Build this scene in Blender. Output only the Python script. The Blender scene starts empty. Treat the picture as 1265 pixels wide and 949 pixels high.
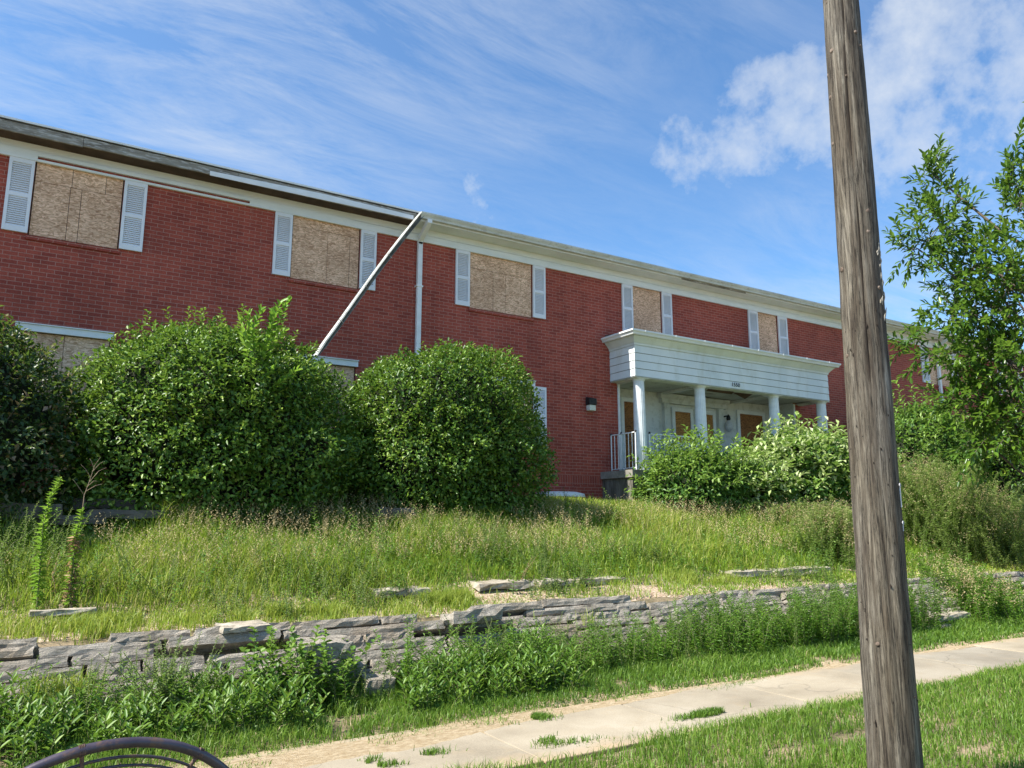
import bpy, math, random
import numpy as np
from mathutils import Vector
rng = np.random.default_rng(7)
random.seed(7)
S = bpy.context.scene
COL = S.collection

# ------------------------------------------------------------------ camera
FPX, CX, CY = 950.0, 632.5, 474.5
PITCH, YAW = math.radians(10.2), math.radians(31.9)
CF = np.array([math.sin(YAW)*math.cos(PITCH), math.cos(YAW)*math.cos(PITCH), math.sin(PITCH)])
CR = np.array([math.cos(YAW), -math.sin(YAW), 0.0])
CU = np.cross(CR, CF)
CC = np.array([0, 0, 1.6])
def ray(x, y): return CF + CR*(x-CX)/FPX - CU*(y-CY)/FPX
def onY(x, y, Y):
    d = ray(x, y); return CC + d*((Y-CC[1])/d[1])
def at(x, y, dist):                      # point at a horizontal distance
    d = ray(x, y); return CC + d*(dist/math.hypot(d[0], d[1]))
cam = bpy.data.cameras.new('camera'); cam.sensor_width = 36; cam.lens = 36*FPX/1265
cam.clip_end = 2000
co = bpy.data.objects.new('camera', cam); COL.objects.link(co)
co.location = CC; co.rotation_euler = (math.pi/2+PITCH, 0, -YAW); S.camera = co

# ------------------------------------------------------------------ materials
def mat(name):
    m = bpy.data.materials.new(name); m.use_nodes = True
    nt = m.node_tree; return m, nt, nt.nodes, nt.links, nt.nodes['Principled BSDF']
def N(nt, t, **kw):
    n = nt.nodes.new(t)
    for k, v in kw.items():
        if k in n.inputs: n.inputs[k].default_value = v
        else: setattr(n, k, v)
    return n
def ramp(nt, stops, interp='LINEAR'):
    r = nt.nodes.new('ShaderNodeValToRGB'); cr = r.color_ramp; cr.interpolation = interp
    while len(cr.elements) < len(stops): cr.elements.new(.5)
    for e, (p, c) in zip(cr.elements, stops):
        e.position = p; e.color = (*c, 1) if len(c) == 3 else c
    return r
def g3(v): return (v, v, v)
def posmap(nt, scale=(1, 1, 1), rot=(0, 0, 0)):
    g = nt.nodes.new('ShaderNodeNewGeometry'); mp = nt.nodes.new('ShaderNodeMapping')
    mp.inputs['Scale'].default_value = scale; mp.inputs['Rotation'].default_value = rot
    nt.links.new(g.outputs['Position'], mp.inputs['Vector']); return mp.outputs['Vector']
def noise(nt, vec, scale, detail=4, rough=.55, dist=0):
    n = N(nt, 'ShaderNodeTexNoise', Scale=scale, Detail=detail, Roughness=rough, Distortion=dist)
    nt.links.new(vec, n.inputs['Vector']); return n.outputs['Fac']
def mix(nt, fac, a, b, mode='MIX'):
    m = nt.nodes.new('ShaderNodeMix'); m.data_type = 'RGBA'; m.blend_type = mode; m.clamp_factor = True
    for sock, v in ((0, fac), (6, a), (7, b)):
        if hasattr(v, 'is_output'): nt.links.new(v, m.inputs[sock])
        else: m.inputs[sock].default_value = v if sock == 0 else (*v, 1)
    return m.outputs[2]
def math_(nt, op, a, b=0.0, clamp=False):
    m = nt.nodes.new('ShaderNodeMath'); m.operation = op; m.use_clamp = clamp
    for i, v in enumerate((a, b)):
        if hasattr(v, 'is_output'): nt.links.new(v, m.inputs[i])
        else: m.inputs[i].default_value = v
    return m.outputs[0]
def bump(nt, h, strength, dist):
    b = N(nt, 'ShaderNodeBump', Strength=strength, Distance=dist)
    nt.links.new(h, b.inputs['Height']); nt.links.new(b.outputs['Normal'], nt.nodes['Principled BSDF'].inputs['Normal'])
def noisy(name, c1, c2, scale=3, rough=.7, c3=None, s3=20, bs=.3, bd=.01, stretch=(1, 1, 1), spec=.3, lo=.35, hi=.65, f3=.5, m3=(.5, .65)):
    m, nt, nd, lk, p = mat(name)
    v = posmap(nt, stretch)
    f = noise(nt, v, scale, 6, .6)
    r = ramp(nt, [(lo, c1), (hi, c2)]); lk.new(f, r.inputs[0]); c = r.outputs[0]
    if c3:
        g = noise(nt, v, s3, 5, .65); rr = ramp(nt, [(m3[0], g3(0)), (m3[1], g3(f3))]); lk.new(g, rr.inputs[0])
        c = mix(nt, rr.outputs[0], c, c3)
    lk.new(c, p.inputs['Base Color']); p.inputs['Roughness'].default_value = rough
    p.inputs['Specular IOR Level'].default_value = spec
    if bs: bump(nt, noise(nt, v, s3*1.5, 6, .7), bs, bd)
    return m
def leafmat(name, stops, rough=.45, trans=.35, tcol=(.25, .42, .05), spec=.4):
    m, nt, nd, lk, p = mat(name)
    a = N(nt, 'ShaderNodeAttribute', attribute_name='rnd')
    r = ramp(nt, stops); lk.new(a.outputs['Fac'], r.inputs[0])
    lk.new(r.outputs[0], p.inputs['Base Color']); p.inputs['Roughness'].default_value = rough
    p.inputs['Specular IOR Level'].default_value = spec
    t = nd.new('ShaderNodeBsdfTranslucent')
    tc = mix(nt, .55, r.outputs[0], tcol); lk.new(tc, t.inputs['Color'])
    ms = nd.new('ShaderNodeMixShader'); ms.inputs[0].default_value = trans
    lk.new(p.outputs[0], ms.inputs[1]); lk.new(t.outputs[0], ms.inputs[2])
    lk.new(ms.outputs[0], nd['Material Output'].inputs['Surface'])
    return m
M = {}
# brick, running bond with a soldier band near the ground
m, nt, nd, lk, p = mat('red_brick'); M['brick'] = m
g = nd.new('ShaderNodeNewGeometry'); sx = nd.new('ShaderNodeSeparateXYZ'); lk.new(g.outputs['Position'], sx.inputs[0])
hx = math_(nt, 'ADD', sx.outputs['X'], sx.outputs['Y'])
def brickset(u, v, off):
    cb = nd.new('ShaderNodeCombineXYZ'); lk.new(u, cb.inputs[0]); lk.new(v, cb.inputs[1])
    b = N(nt, 'ShaderNodeTexBrick', offset=off, Scale=1.0)
    b.inputs['Color1'].default_value = (.37, .080, .052, 1); b.inputs['Color2'].default_value = (.25, .050, .036, 1)
    b.inputs['Mortar'].default_value = (.41, .20, .155, 1)
    b.inputs['Mortar Size'].default_value = .0052; b.inputs['Mortar Smooth'].default_value = .15; b.inputs['Bias'].default_value = -.15
    b.inputs['Brick Width'].default_value = .2032; b.inputs['Row Height'].default_value = .0677
    lk.new(cb.outputs[0], b.inputs['Vector']); return b
b1 = brickset(hx, sx.outputs['Z'], .5); b2 = brickset(math_(nt, 'ADD', sx.outputs['Z'], 100.6 + .203*2 - .03), hx, 0)
band = math_(nt, 'MULTIPLY', math_(nt, 'GREATER_THAN', sx.outputs['Z'], 2.42), math_(nt, 'LESS_THAN', sx.outputs['Z'], 2.62))
c = mix(nt, band, b1.outputs['Color'], b2.outputs['Color'])
nv = posmap(nt)
f = noise(nt, nv, .9, 5, .6); r = ramp(nt, [(.3, g3(.86)), (.7, g3(1.14))]); lk.new(f, r.inputs[0]); c = mix(nt, 1.0, c, r.outputs[0], 'MULTIPLY')
f = noise(nt, posmap(nt, (2.2, 2.2, .25)), 1.6, 6, .7); r = ramp(nt, [(.35, g3(.86)), (.55, g3(1.03))]); lk.new(f, r.inputs[0]); c = mix(nt, 1.0, c, r.outputs[0], 'MULTIPLY')
f = noise(nt, nv, 45, 4, .7); r = ramp(nt, [(.3, g3(.75)), (.7, g3(1.25))]); lk.new(f, r.inputs[0]); c = mix(nt, 1.0, c, r.outputs[0], 'MULTIPLY')
f = noise(nt, posmap(nt, (3, 3, .6)), 1.1, 6, .7); r = ramp(nt, [(.62, g3(0)), (.8, g3(.3))]); lk.new(f, r.inputs[0]); c = mix(nt, r.outputs[0], c, (.33, .24, .2))
lk.new(c, p.inputs['Base Color']); p.inputs['Roughness'].default_value = .85; p.inputs['Specular IOR Level'].default_value = .25
hgt = math_(nt, 'SUBTRACT', noise(nt, nv, 60, 4, .7), math_(nt, 'MULTIPLY', b1.outputs['Fac'], 2.0))
bump(nt, hgt, .5, .004)

M['white'] = noisy('white_paint', (.70, .72, .71), (.82, .83, .82), 2.5, .5, (.5, .5, .42), 9, .1, .003, (1, 1, 2.5), f3=.35, m3=(.55, .8))
M['frieze'] = noisy('frieze_paint', (.74, .78, .76), (.84, .86, .84), 1.6, .55, (.55, .56, .5), 5, .15, .003, (1, 1, 5), f3=.25, m3=(.5, .8))
M['shutter'] = noisy('shutter_paint', (.72, .74, .76), (.80, .81, .83), 2, .5, None, 9, 0)
M['lap'] = noisy('lap_siding_paint', (.64, .69, .68), (.76, .79, .77), 1.2, .5, (.42, .41, .28), 4, .1, .002, (1, 1, .35), f3=.4, m3=(.52, .8))
M['gutter'] = noisy('gutter_metal', (.50, .51, .45), (.68, .69, .64), 3, .4, (.28, .26, .2), 12, .1, .003, (.6, 1, 1), f3=.5)
M['grimy'] = noisy('grimy_gutter_metal', (.16, .165, .14), (.34, .35, .30), 2.5, .5, (.1, .09, .07), 9, .1, .003, f3=.6)
M['grimy2'] = noisy('dull_gutter_metal', (.36, .37, .33), (.56, .57, .53), 2.5, .5, (.2, .18, .14), 9, .1, .003, f3=.5)
M['oldwood'] = noisy('weathered_fascia_wood', (.17, .15, .12), (.33, .31, .26), 2.2, .85, (.55, .54, .5), 5, .6, .01, (1, 3, 7), f3=.8, m3=(.52, .62))
M['darkwood_shade'] = noisy('dark_wood_and_shade', (.055, .035, .025), (.11, .07, .05), 3, .85, None, 20, .4, .01, (1, 1, 4))  # bare wood brown, also used as painted shadow behind the lap boards
M['shingle'] = noisy('roof_shingle', (.05, .047, .045), (.1, .095, .09), 8, .95, None, 40, .6, .01)
M['porchwhite'] = noisy('porch_wall_paint', (.60, .62, .59), (.72, .73, .70), 1.3, .6, (.3, .3, .25), 6, .1, .003, f3=.4)
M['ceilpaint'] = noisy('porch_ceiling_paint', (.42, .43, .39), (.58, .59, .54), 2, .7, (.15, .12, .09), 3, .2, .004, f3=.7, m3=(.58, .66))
M['black'] = noisy('black_metal', (.015, .015, .015), (.03, .03, .03), 8, .4, None, 30, 0)
M['lens'] = noisy('frosted_lens', (.62, .62, .52), (.7, .7, .62), 8, .3, None, 30, 0)
M['concrete'] = noisy('stained_concrete', (.10, .095, .075), (.25, .235, .2), 2.5, .9, (.05, .045, .035), 7, .5, .01, (2.5, 2.5, .5), f3=.8)
M['slab'] = noisy('porch_slab_concrete', (.2, .19, .16), (.36, .34, .3), 4, .9, (.12, .11, .09), 10, .4, .008)

def osb(name, a, b_, dk):
    m, nt, nd, lk, p = mat(name)
    v = posmap(nt, (1, 1, 1)); g1 = noise(nt, v, 14, 3, .6, 1.5)
    vo = N(nt, 'ShaderNodeTexVoronoi', Scale=25.0); mp = posmap(nt, (1, 1, 2.8), (0, .6, 0))
    vm = N(nt, 'ShaderNodeVectorMath', operation='ADD')
    cn = N(nt, 'ShaderNodeTexNoise', Scale=9.0); lk.new(v, cn.inputs['Vector'])
    sc = N(nt, 'ShaderNodeVectorMath', operation='SCALE'); sc.inputs['Scale'].default_value = .16
    lk.new(cn.outputs['Color'], sc.inputs[0]); lk.new(mp, vm.inputs[0]); lk.new(sc.outputs[0], vm.inputs[1]); lk.new(vm.outputs[0], vo.inputs['Vector'])
    sp = nd.new('ShaderNodeSeparateColor'); lk.new(vo.outputs['Color'], sp.inputs[0])
    r = ramp(nt, [(0, dk), (.3, a), (.75, b_), (1, tuple(min(1, q*1.25) for q in b_))]); lk.new(sp.outputs[0], r.inputs[0])
    f = noise(nt, v, 1.7, 5, .6); rr = ramp(nt, [(.3, (.75, .7, .66)), (.7, g3(1.12))]); lk.new(f, rr.inputs[0])
    c = mix(nt, 1.0, r.outputs[0], rr.outputs[0], 'MULTIPLY'); lk.new(c, p.inputs['Base Color']); p.inputs['Roughness'].default_value = .85
    bump(nt, sp.outputs[0], .3, .003); return m
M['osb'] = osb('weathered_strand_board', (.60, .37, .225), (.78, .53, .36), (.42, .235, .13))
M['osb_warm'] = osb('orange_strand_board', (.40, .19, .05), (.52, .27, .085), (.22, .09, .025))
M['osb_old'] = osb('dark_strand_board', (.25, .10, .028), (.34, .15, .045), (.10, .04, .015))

# stone with horizontal bedding
m, nt, nd, lk, p = mat('rough_limestone'); M['stone'] = m
v = posmap(nt, (1, 1, 1)); f = noise(nt, v, 3.5, 6, .65); r = ramp(nt, [(.3, (.27, .235, .185)), (.5, (.43, .385, .315)), (.72, (.57, .515, .435))]); lk.new(f, r.inputs[0])
f2 = noise(nt, posmap(nt, (1.2, 3, 9)), 5, 7, .75, .6); rr = ramp(nt, [(.36, g3(.5)), (.46, g3(1.0)), (.7, g3(1.15))]); lk.new(f2, rr.inputs[0])
c = mix(nt, 1, r.outputs[0], rr.outputs[0], 'MULTIPLY')
f3 = noise(nt, v, 1.3, 4, .6); r3 = ramp(nt, [(.52, g3(0)), (.66, g3(.5))]); lk.new(f3, r3.inputs[0]); c = mix(nt, r3.outputs[0], c, (.34, .25, .16))
lk.new(c, p.inputs['Base Color']); p.inputs['Roughness'].default_value = .92; p.inputs['Specular IOR Level'].default_value = .2
bump(nt, math_(nt, 'ADD', f2, math_(nt, 'MULTIPLY', noise(nt, v, 22, 6, .75), 1.1)), 1.0, .045)
M['palestone'] = noisy('pale_edging_stone', (.30, .255, .19), (.46, .41, .33), 4, .9, (.14, .12, .08), 9, .8, .02, f3=.7, m3=(.48, .6))
M['shadestone'] = noisy('shaded_flagstone', (.07, .058, .045), (.17, .145, .115), 4, .92, (.07, .07, .05), 12, .7, .015, f3=.6)  # stone tone darkened so the hedge shade sits in its colour

# pavement
m, nt, nd, lk, p = mat('sidewalk_concrete'); M['walk'] = m
v = posmap(nt); f = noise(nt, v, 1.1, 6, .6); r = ramp(nt, [(.3, (.24, .20, .14)), (.55, (.345, .295, .215)), (.75, (.41, .36, .275))]); lk.new(f, r.inputs[0])
f2 = noise(nt, v, 90, 3, .8); rr = ramp(nt, [(.25, g3(.7)), (.75, g3(1.2))]); lk.new(f2, rr.inputs[0]); c = mix(nt, 1, r.outputs[0], rr.outputs[0], 'MULTIPLY')
f3 = noise(nt, v, 5, 6, .7, .5); r3 = ramp(nt, [(.55, g3(0)), (.7, g3(.45))]); lk.new(f3, r3.inputs[0]); c = mix(nt, r3.outputs[0], c, (.30, .23, .14))
ck = N(nt, 'ShaderNodeTexVoronoi', Scale=.33, feature='DISTANCE_TO_EDGE'); vmx = N(nt, 'ShaderNodeVectorMath', operation='ADD'); cnn = N(nt, 'ShaderNodeTexNoise', Scale=.9, Detail=6.0); lk.new(v, cnn.inputs['Vector']); lk.new(v, vmx.inputs[0]); lk.new(cnn.outputs['Color'], vmx.inputs[1]); lk.new(vmx.outputs[0], ck.inputs['Vector'])
rck = ramp(nt, [(0, g3(.7)), (.0015, g3(.85)), (.003, g3(1))]); lk.new(ck.outputs['Distance'], rck.inputs[0]); c = mix(nt, 1, c, rck.outputs[0], 'MULTIPLY')
gg = nd.new('ShaderNodeNewGeometry'); sxx = nd.new('ShaderNodeSeparateXYZ'); lk.new(gg.outputs['Position'], sxx.inputs[0])
ey = math_(nt, 'ABSOLUTE', math_(nt, 'SUBTRACT', sxx.outputs['Y'], 5.26)); ey = math_(nt, 'ADD', ey, math_(nt, 'MULTIPLY', math_(nt, 'SUBTRACT', noise(nt, v, 2.6, 6, .7), .5), .55))
re_ = ramp(nt, [(.42, g3(0)), (.60, g3(.85))]); lk.new(ey, re_.inputs[0]); c = mix(nt, re_.outputs[0], c, (.36, .27, .165))
ix = math_(nt, 'FLOOR', math_(nt, 'DIVIDE', math_(nt, 'ADD', sxx.outputs['X'], 9.0), 1.52)); wn_ = nd.new('ShaderNodeTexWhiteNoise'); wn_.noise_dimensions = '1D'; lk.new(ix, wn_.inputs['W'])
r5 = ramp(nt, [(0, (.74, .76, .80)), (1, (1.08, 1.06, 1.02))]); lk.new(wn_.outputs['Value'], r5.inputs[0]); c = mix(nt, 1, c, r5.outputs[0], 'MULTIPLY')
lk.new(c, p.inputs['Base Color']); p.inputs['Roughness'].default_value = .9; bump(nt, f2, .35, .004)
# ground
m, nt, nd, lk, p = mat('soil_and_thatch'); M['soil'] = m
v = posmap(nt); f = noise(nt, v, 1.6, 7, .65); r = ramp(nt, [(.3, (.06, .06, .025)), (.45, (.15, .12, .06)), (.58, (.34, .255, .15)), (.8, (.44, .345, .22))]); lk.new(f, r.inputs[0])
f2 = noise(nt, v, 55, 5, .8); rr = ramp(nt, [(.25, g3(.5)), (.75, g3(1.35))]); lk.new(f2, rr.inputs[0]); c = mix(nt, 1, r.outputs[0], rr.outputs[0], 'MULTIPLY')
lk.new(c, p.inputs['Base Color']); p.inputs['Roughness'].default_value = .95; bump(nt, f2, .8, .02)
m, nt, nd, lk, p = mat('straw_and_wood_chips'); M['straw'] = m
v = posmap(nt); vo = N(nt, 'ShaderNodeTexVoronoi', Scale=45.0); lk.new(posmap(nt, (1, 1.8, 1), (0, 0, .6)), vo.inputs['Vector'])
sp = nd.new('ShaderNodeSeparateColor'); lk.new(vo.outputs['Color'], sp.inputs[0])
r = ramp(nt, [(0, (.14, .08, .045)), (.4, (.36, .25, .155)), (.8, (.48, .39, .27)), (1, (.58, .5, .38))]); lk.new(sp.outputs[0], r.inputs[0]); lk.new(r.outputs[0], p.inputs['Base Color'])
p.inputs['Roughness'].default_value = .95; bump(nt, sp.outputs[0], .8, .02)
M['straw2'] = noisy('dry_thatch', (.33, .24, .13), (.50, .40, .26), 14, .95, (.16, .11, .06), 60, .9, .015, (1, 2.2, 1), f3=.6)
M['asphalt'] = noisy('asphalt', (.045, .045, .045), (.07, .068, .065), 6, .9, None, 80, .5, .01)
# utility pole wood
m, nt, nd, lk, p = mat('pole_wood'); M['pole'] = m
v = posmap(nt, (9, 9, .55)); f = noise(nt, v, 3, 8, .7, .6); r = ramp(nt, [(.30, (.035, .027, .022)), (.43, (.095, .08, .062)), (.56, (.165, .148, .120)), (.72, (.34, .315, .265))]); lk.new(f, r.inputs[0])
vb = posmap(nt, (34, 34, 1.6)); fb = noise(nt, vb, 2.4, 8, .85, .3); rb = ramp(nt, [(.41, g3(.16)), (.49, g3(.8)), (.62, g3(1.3))]); lk.new(fb, rb.inputs[0])
c = mix(nt, 1, r.outputs[0], rb.outputs[0], 'MULTIPLY')
f4 = noise(nt, posmap(nt, (2, 2, .5)), 1.4, 4, .6); r4 = ramp(nt, [(.4, (.90, .84, .74)), (.65, g3(1.1))]); lk.new(f4, r4.inputs[0]); c = mix(nt, 1, c, r4.outputs[0], 'MULTIPLY')
vk = N(nt, 'ShaderNodeTexVoronoi', Scale=6.0); lk.new(posmap(nt, (1.2, 1.2, .55)), vk.inputs['Vector'])
rk = ramp(nt, [(.0, g3(.15)), (.06, g3(.45)), (.10, g3(1))]); lk.new(vk.outputs['Distance'], rk.inputs[0]); c = mix(nt, 1, c, rk.outputs[0], 'MULTIPLY')
lk.new(c, p.inputs['Base Color']); p.inputs['Roughness'].default_value = .85; p.inputs['Specular IOR Level'].default_value = .25
bump(nt, math_(nt, 'ADD', fb, math_(nt, 'MULTIPLY', f, .6)), .9, .012)
M['crack'] = noisy('crack_dark', (.012, .009, .007), (.03, .022, .016), 6, .95, None, 20, 0)
M['splinter'] = noisy('pale_splinter_wood', (.28, .25, .2), (.42, .39, .33), 40, .8, None, 60, 0)
M['knot'] = noisy('knot_wood', (.07, .045, .03), (.22, .17, .13), 40, .8, None, 60, .6, .01)
M['tubemetal'] = noisy('dark_purple_enamel', (.035, .028, .04), (.07, .055, .07), 12, .33, (.13, .075, .045), 25, .15, .002, f3=.7, m3=(.55, .65), spec=.6)
M['rust'] = noisy('rusty_metal', (.09, .05, .035), (.2, .13, .1), 40, .7, None, 60, .5, .004)
M['zinc'] = noisy('galvanised_metal', (.5, .5, .52), (.62, .62, .64), 30, .35, None, 60, 0)
M['bark'] = noisy('bark', (.06, .045, .033), (.16, .13, .1), 14, .9, None, 30, .7, .02, (1, 1, .3))
M['inner'] = noisy('shaded_bush_core', (.010, .016, .006), (.028, .035, .014), 9, .95, None, 30, .8, .05)  # near-black solid filler, inside shade of the bushes put into its colour
M['stem'] = noisy('green_stem', (.09, .12, .035), (.17, .17, .07), 6, .7, None, 30, 0)
M['drystem'] = noisy('dry_stem', (.26, .19, .12), (.4, .31, .22), 6, .8, None, 30, 0)

L1 = leafmat('hedge_leaves', [(0, (.018, .052, .009)), (.4, (.065, .15, .017)), (.75, (.16, .27, .03)), (1, (.32, .41, .08))], .42, .25)
L0 = leafmat('reddish_hedge_leaves', [(0, (.018, .042, .014)), (.5, (.04, .085, .022)), (.75, (.09, .115, .035)), (.9, (.20, .13, .07)), (1, (.30, .21, .13))], .42, .25)
L2 = leafmat('pale_sumac_leaves', [(0, (.03, .09, .018)), (.35, (.09, .20, .03)), (.6, (.20, .33, .06)), (.8, (.42, .50, .20)), (1, (.60, .66, .38))], .4, .35)
L3 = leafmat('oak_leaves', [(0, (.018, .05, .009)), (.5, (.05, .12, .014)), (.85, (.13, .23, .022)), (1, (.30, .38, .05))], .32, .36)
L4 = leafmat('yellow_green_leaves', [(0, (.10, .24, .02)), (.6, (.20, .38, .04)), (1, (.34, .48, .08))], .45, .45)
L5 = leafmat('bush_leaves_mid', [(0, (.035, .10, .018)), (.5, (.10, .21, .035)), (1, (.26, .38, .08))], .45, .35)
LG = leafmat('grass_lawn', [(0, (.055, .13, .012)), (.5, (.13, .235, .024)), (.8, (.21, .31, .045)), (.93, (.30, .32, .10)), (1, (.48, .40, .2))], .5, .35)
LT = leafmat('grass_terrace', [(0, (.06, .15, .014)), (.35, (.17, .30, .022)), (.6, (.29, .38, .042)), (.8, (.42, .42, .11)), (1, (.58, .48, .25))], .5, .4, (.4, .5, .06))
LS = leafmat('dry_seed_heads', [(0, (.34, .25, .11)), (.5, (.50, .40, .20)), (1, (.64, .54, .32))], .7, .3, (.5, .4, .25))
LW = leafmat('goldenrod_leaves', [(0, (.035, .11, .012)), (.5, (.10, .23, .022)), (1, (.22, .38, .045))], .45, .35)
LB = leafmat('broad_weed_leaves', [(0, (.03, .09, .012)), (.5, (.085, .18, .02)), (1, (.22, .33, .05))], .45, .3)
LK = leafmat('grey_weed_leaves', [(0, (.05, .09, .025)), (.5, (.13, .20, .055)), (.8, (.23, .29, .10)), (1, (.40, .38, .2))], .6, .35)
LK2 = leafmat('feathery_weed_leaves', [(0, (.07, .12, .03)), (.4, (.17, .25, .065)), (.75, (.31, .36, .13)), (1, (.48, .44, .24))], .6, .4)
LC = leafmat('crabgrass', [(0, (.13, .22, .02)), (.5, (.26, .35, .045)), (1, (.45, .45, .13))], .5, .4, (.5, .55, .08))
LBr = leafmat('brown_dead_leaves', [(0, (.16, .08, .035)), (.5, (.32, .2, .09)), (1, (.45, .33, .18))], .7, .3, (.5, .35, .15))

# ------------------------------------------------------------------ mesh helpers
def wloc(o):
    v = Vector((0, 0, 0))
    while o: v = v + o.location; o = o.parent
    return np.array(v)
def tag(o, label=None, cat=None, group=None, kind=None):
    if label: o['label'] = label
    if cat: o['category'] = cat
    if group: o['group'] = group
    if kind: o['kind'] = kind
    return o
def empty(name, loc, label, cat, group=None):
    o = bpy.data.objects.new(name, None); COL.objects.link(o); o.location = [float(q) for q in loc]; o.empty_display_size = .2
    return tag(o, label, cat, group)
def finish(name, me, m, parent):
    o = bpy.data.objects.new(name, me); COL.objects.link(o)
    if m: me.materials.append(m)
    if parent: o.parent = parent
    return o
class MB:
    def __init__(s): s.v = []; s.f = []; s.sm = []
    def add(s, V, F, smooth=False):
        n = len(s.v); s.v += [tuple(map(float, p)) for p in V]; s.f += [tuple(i+n for i in f) for f in F]; s.sm += [smooth]*len(F)
    def box(s, x0, x1, y0, y1, z0, z1, jit=0):
        V = [(x, y, z) for z in (z0, z1) for y in (y0, y1) for x in (x0, x1)]
        if jit: V = [tuple(np.array(p)+rng.uniform(-jit, jit, 3)) for p in V]
        s.add(V, [(0, 2, 3, 1), (4, 5, 7, 6), (0, 1, 5, 4), (2, 6, 7, 3), (0, 4, 6, 2), (1, 3, 7, 5)])
    def prism(s, prof, x0, x1, axis='x', cap=True):     # profile of (y, z) pairs swept along x, or (x, z) along y
        n = len(prof)
        if axis == 'x': V = [(x0, a, b) for a, b in prof] + [(x1, a, b) for a, b in prof]
        else: V = [(a, x0, b) for a, b in prof] + [(a, x1, b) for a, b in prof]
        F = [(i, (i+1) % n, n+(i+1) % n, n+i) for i in range(n)]
        if cap: F += [tuple(range(n))[::-1], tuple(range(n, 2*n))]
        s.add(V, F)
    def tube(s, pts, rad, seg=8, smooth=True, cap=True):
        pts = [np.array(q, float) for q in pts]; n = len(pts)
        if not hasattr(rad, '__len__'): rad = [rad]*n
        V = []; up = None
        for i, q in enumerate(pts):
            t = pts[min(i+1, n-1)]-pts[max(i-1, 0)]; t = t/(np.linalg.norm(t)+1e-9)
            if up is None: up = np.array([0, 0, 1.]) if abs(t[2]) < .9 else np.array([1., 0, 0])
            a = up-t*(up@t); a /= np.linalg.norm(a)+1e-9; b = np.cross(t, a); up = a
            for k in range(seg):
                an = 2*math.pi*k/seg; V.append(q+(a*math.cos(an)+b*math.sin(an))*rad[i])
        F = [(i*seg+k, i*seg+(k+1) % seg, (i+1)*seg+(k+1) % seg, (i+1)*seg+k) for i in range(n-1) for k in range(seg)]
        s.add(V, F, smooth)
        if cap: s.add(V[:seg], [tuple(range(seg))[::-1]]); s.add(V[-seg:], [tuple(range(seg))])
    def build(s, name, m, parent=None, bevel=0):
        me = bpy.data.meshes.new(name); off = wloc(parent) if parent else np.zeros(3)
        me.from_pydata([(a-off[0], b-off[1], c_-off[2]) for a, b, c_ in s.v], [], s.f)
        me.polygons.foreach_set('use_smooth', s.sm); me.update()
        o = finish(name, me, m, parent)
        if bevel:
            b = o.modifiers.new('bevel', 'BEVEL'); b.width = bevel; b.segments = 2; b.limit_method = 'ANGLE'
        return o
def soup(name, V, tmpl, rnd, m, parent=None):
    """V (n,k,3) vertices of n little pieces, tmpl = faces of one piece"""
    n, k, _ = V.shape
    off = wloc(parent) if parent else np.zeros(3)
    me = bpy.data.meshes.new(name); me.vertices.add(n*k)
    me.vertices.foreach_set('co', (V.reshape(-1, 3)-off).astype(np.float32).ravel())
    idx = np.concatenate([(np.arange(n)[:, None]*k+np.array(f)[None]).reshape(n, -1) for f in tmpl], axis=1)
    sizes = np.array([len(f) for f in tmpl]); nl = int(sizes.sum())
    me.loops.add(n*nl); me.loops.foreach_set('vertex_index', idx.astype(np.int32).ravel())
    st = (np.arange(n)[:, None]*nl+np.concatenate([[0], np.cumsum(sizes)[:-1]])[None]).astype(np.int32).ravel()
    me.polygons.add(n*len(tmpl)); me.polygons.foreach_set('loop_start', st)
    me.update(calc_edges=True)
    at_ = me.attributes.new('rnd', 'FLOAT', 'POINT'); at_.data.foreach_set('value', np.repeat(np.clip(rnd, 0, 1), k).astype(np.float32))
    return finish(name, me, m, parent)
def unit(a): return a/(np.linalg.norm(a, axis=-1, keepdims=True)+1e-9)
def leafverts(P, D, Nn, L, W, droop=.15, fold=.25):
    D = unit(D); Sd = unit(np.cross(D, Nn)); Nn = np.cross(Sd, D)
    L = np.broadcast_to(L, len(P))[:, None]; W = np.broadcast_to(W, len(P))[:, None]
    mid = P+D*L*.45
    return np.stack([P, mid+Sd*W/2+Nn*W*fold, P+D*L-Nn*L*droop, mid-Sd*W/2+Nn*W*fold], 1)
LT_ = [(0, 3, 2), (0, 2, 1)]
def leafverts6(P, D, Nn, L, W, droop=.15, fold=.2):
    D = unit(D); Sd = unit(np.cross(D, Nn)); Nn = np.cross(Sd, D)
    L = np.broadcast_to(L, len(P))[:, None]; W = np.broadcast_to(W, len(P))[:, None]
    a = P+D*L*.3-Nn*L*droop*.2; b = P+D*L*.68-Nn*L*droop*.5
    return np.stack([P, a+Sd*W*.46+Nn*W*fold, b+Sd*W*.42+Nn*W*fold, P+D*L-Nn*L*droop, b-Sd*W*.42+Nn*W*fold, a-Sd*W*.46+Nn*W*fold], 1)
LT6 = [(0, 3, 2, 1), (0, 5, 4, 3)]
def blades(P, H, W, lean, rnd):
    n = len(P); a = rng.uniform(0, 2*np.pi, n); ln = rng.uniform(.1, 1, n)*lean
    d = np.stack([np.cos(a), np.sin(a), np.zeros(n)], 1); b = rng.uniform(0, 2*np.pi, n)
    s = np.stack([np.cos(b), np.sin(b), np.zeros(n)], 1)*W[:, None]/2
    H = H[:, None]; up = np.array([0, 0, 1.])
    mid = P+up*H*.55+d*H*(ln*.25)[:, None]; tip = P+up*H*(1-.35*ln[:, None])+d*H*(ln*.85)[:, None]
    return np.stack([P-s, P+s, mid+s*.8, mid-s*.8, tip], 1)
BT = [(0, 1, 2, 3), (3, 2, 4)]
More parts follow.
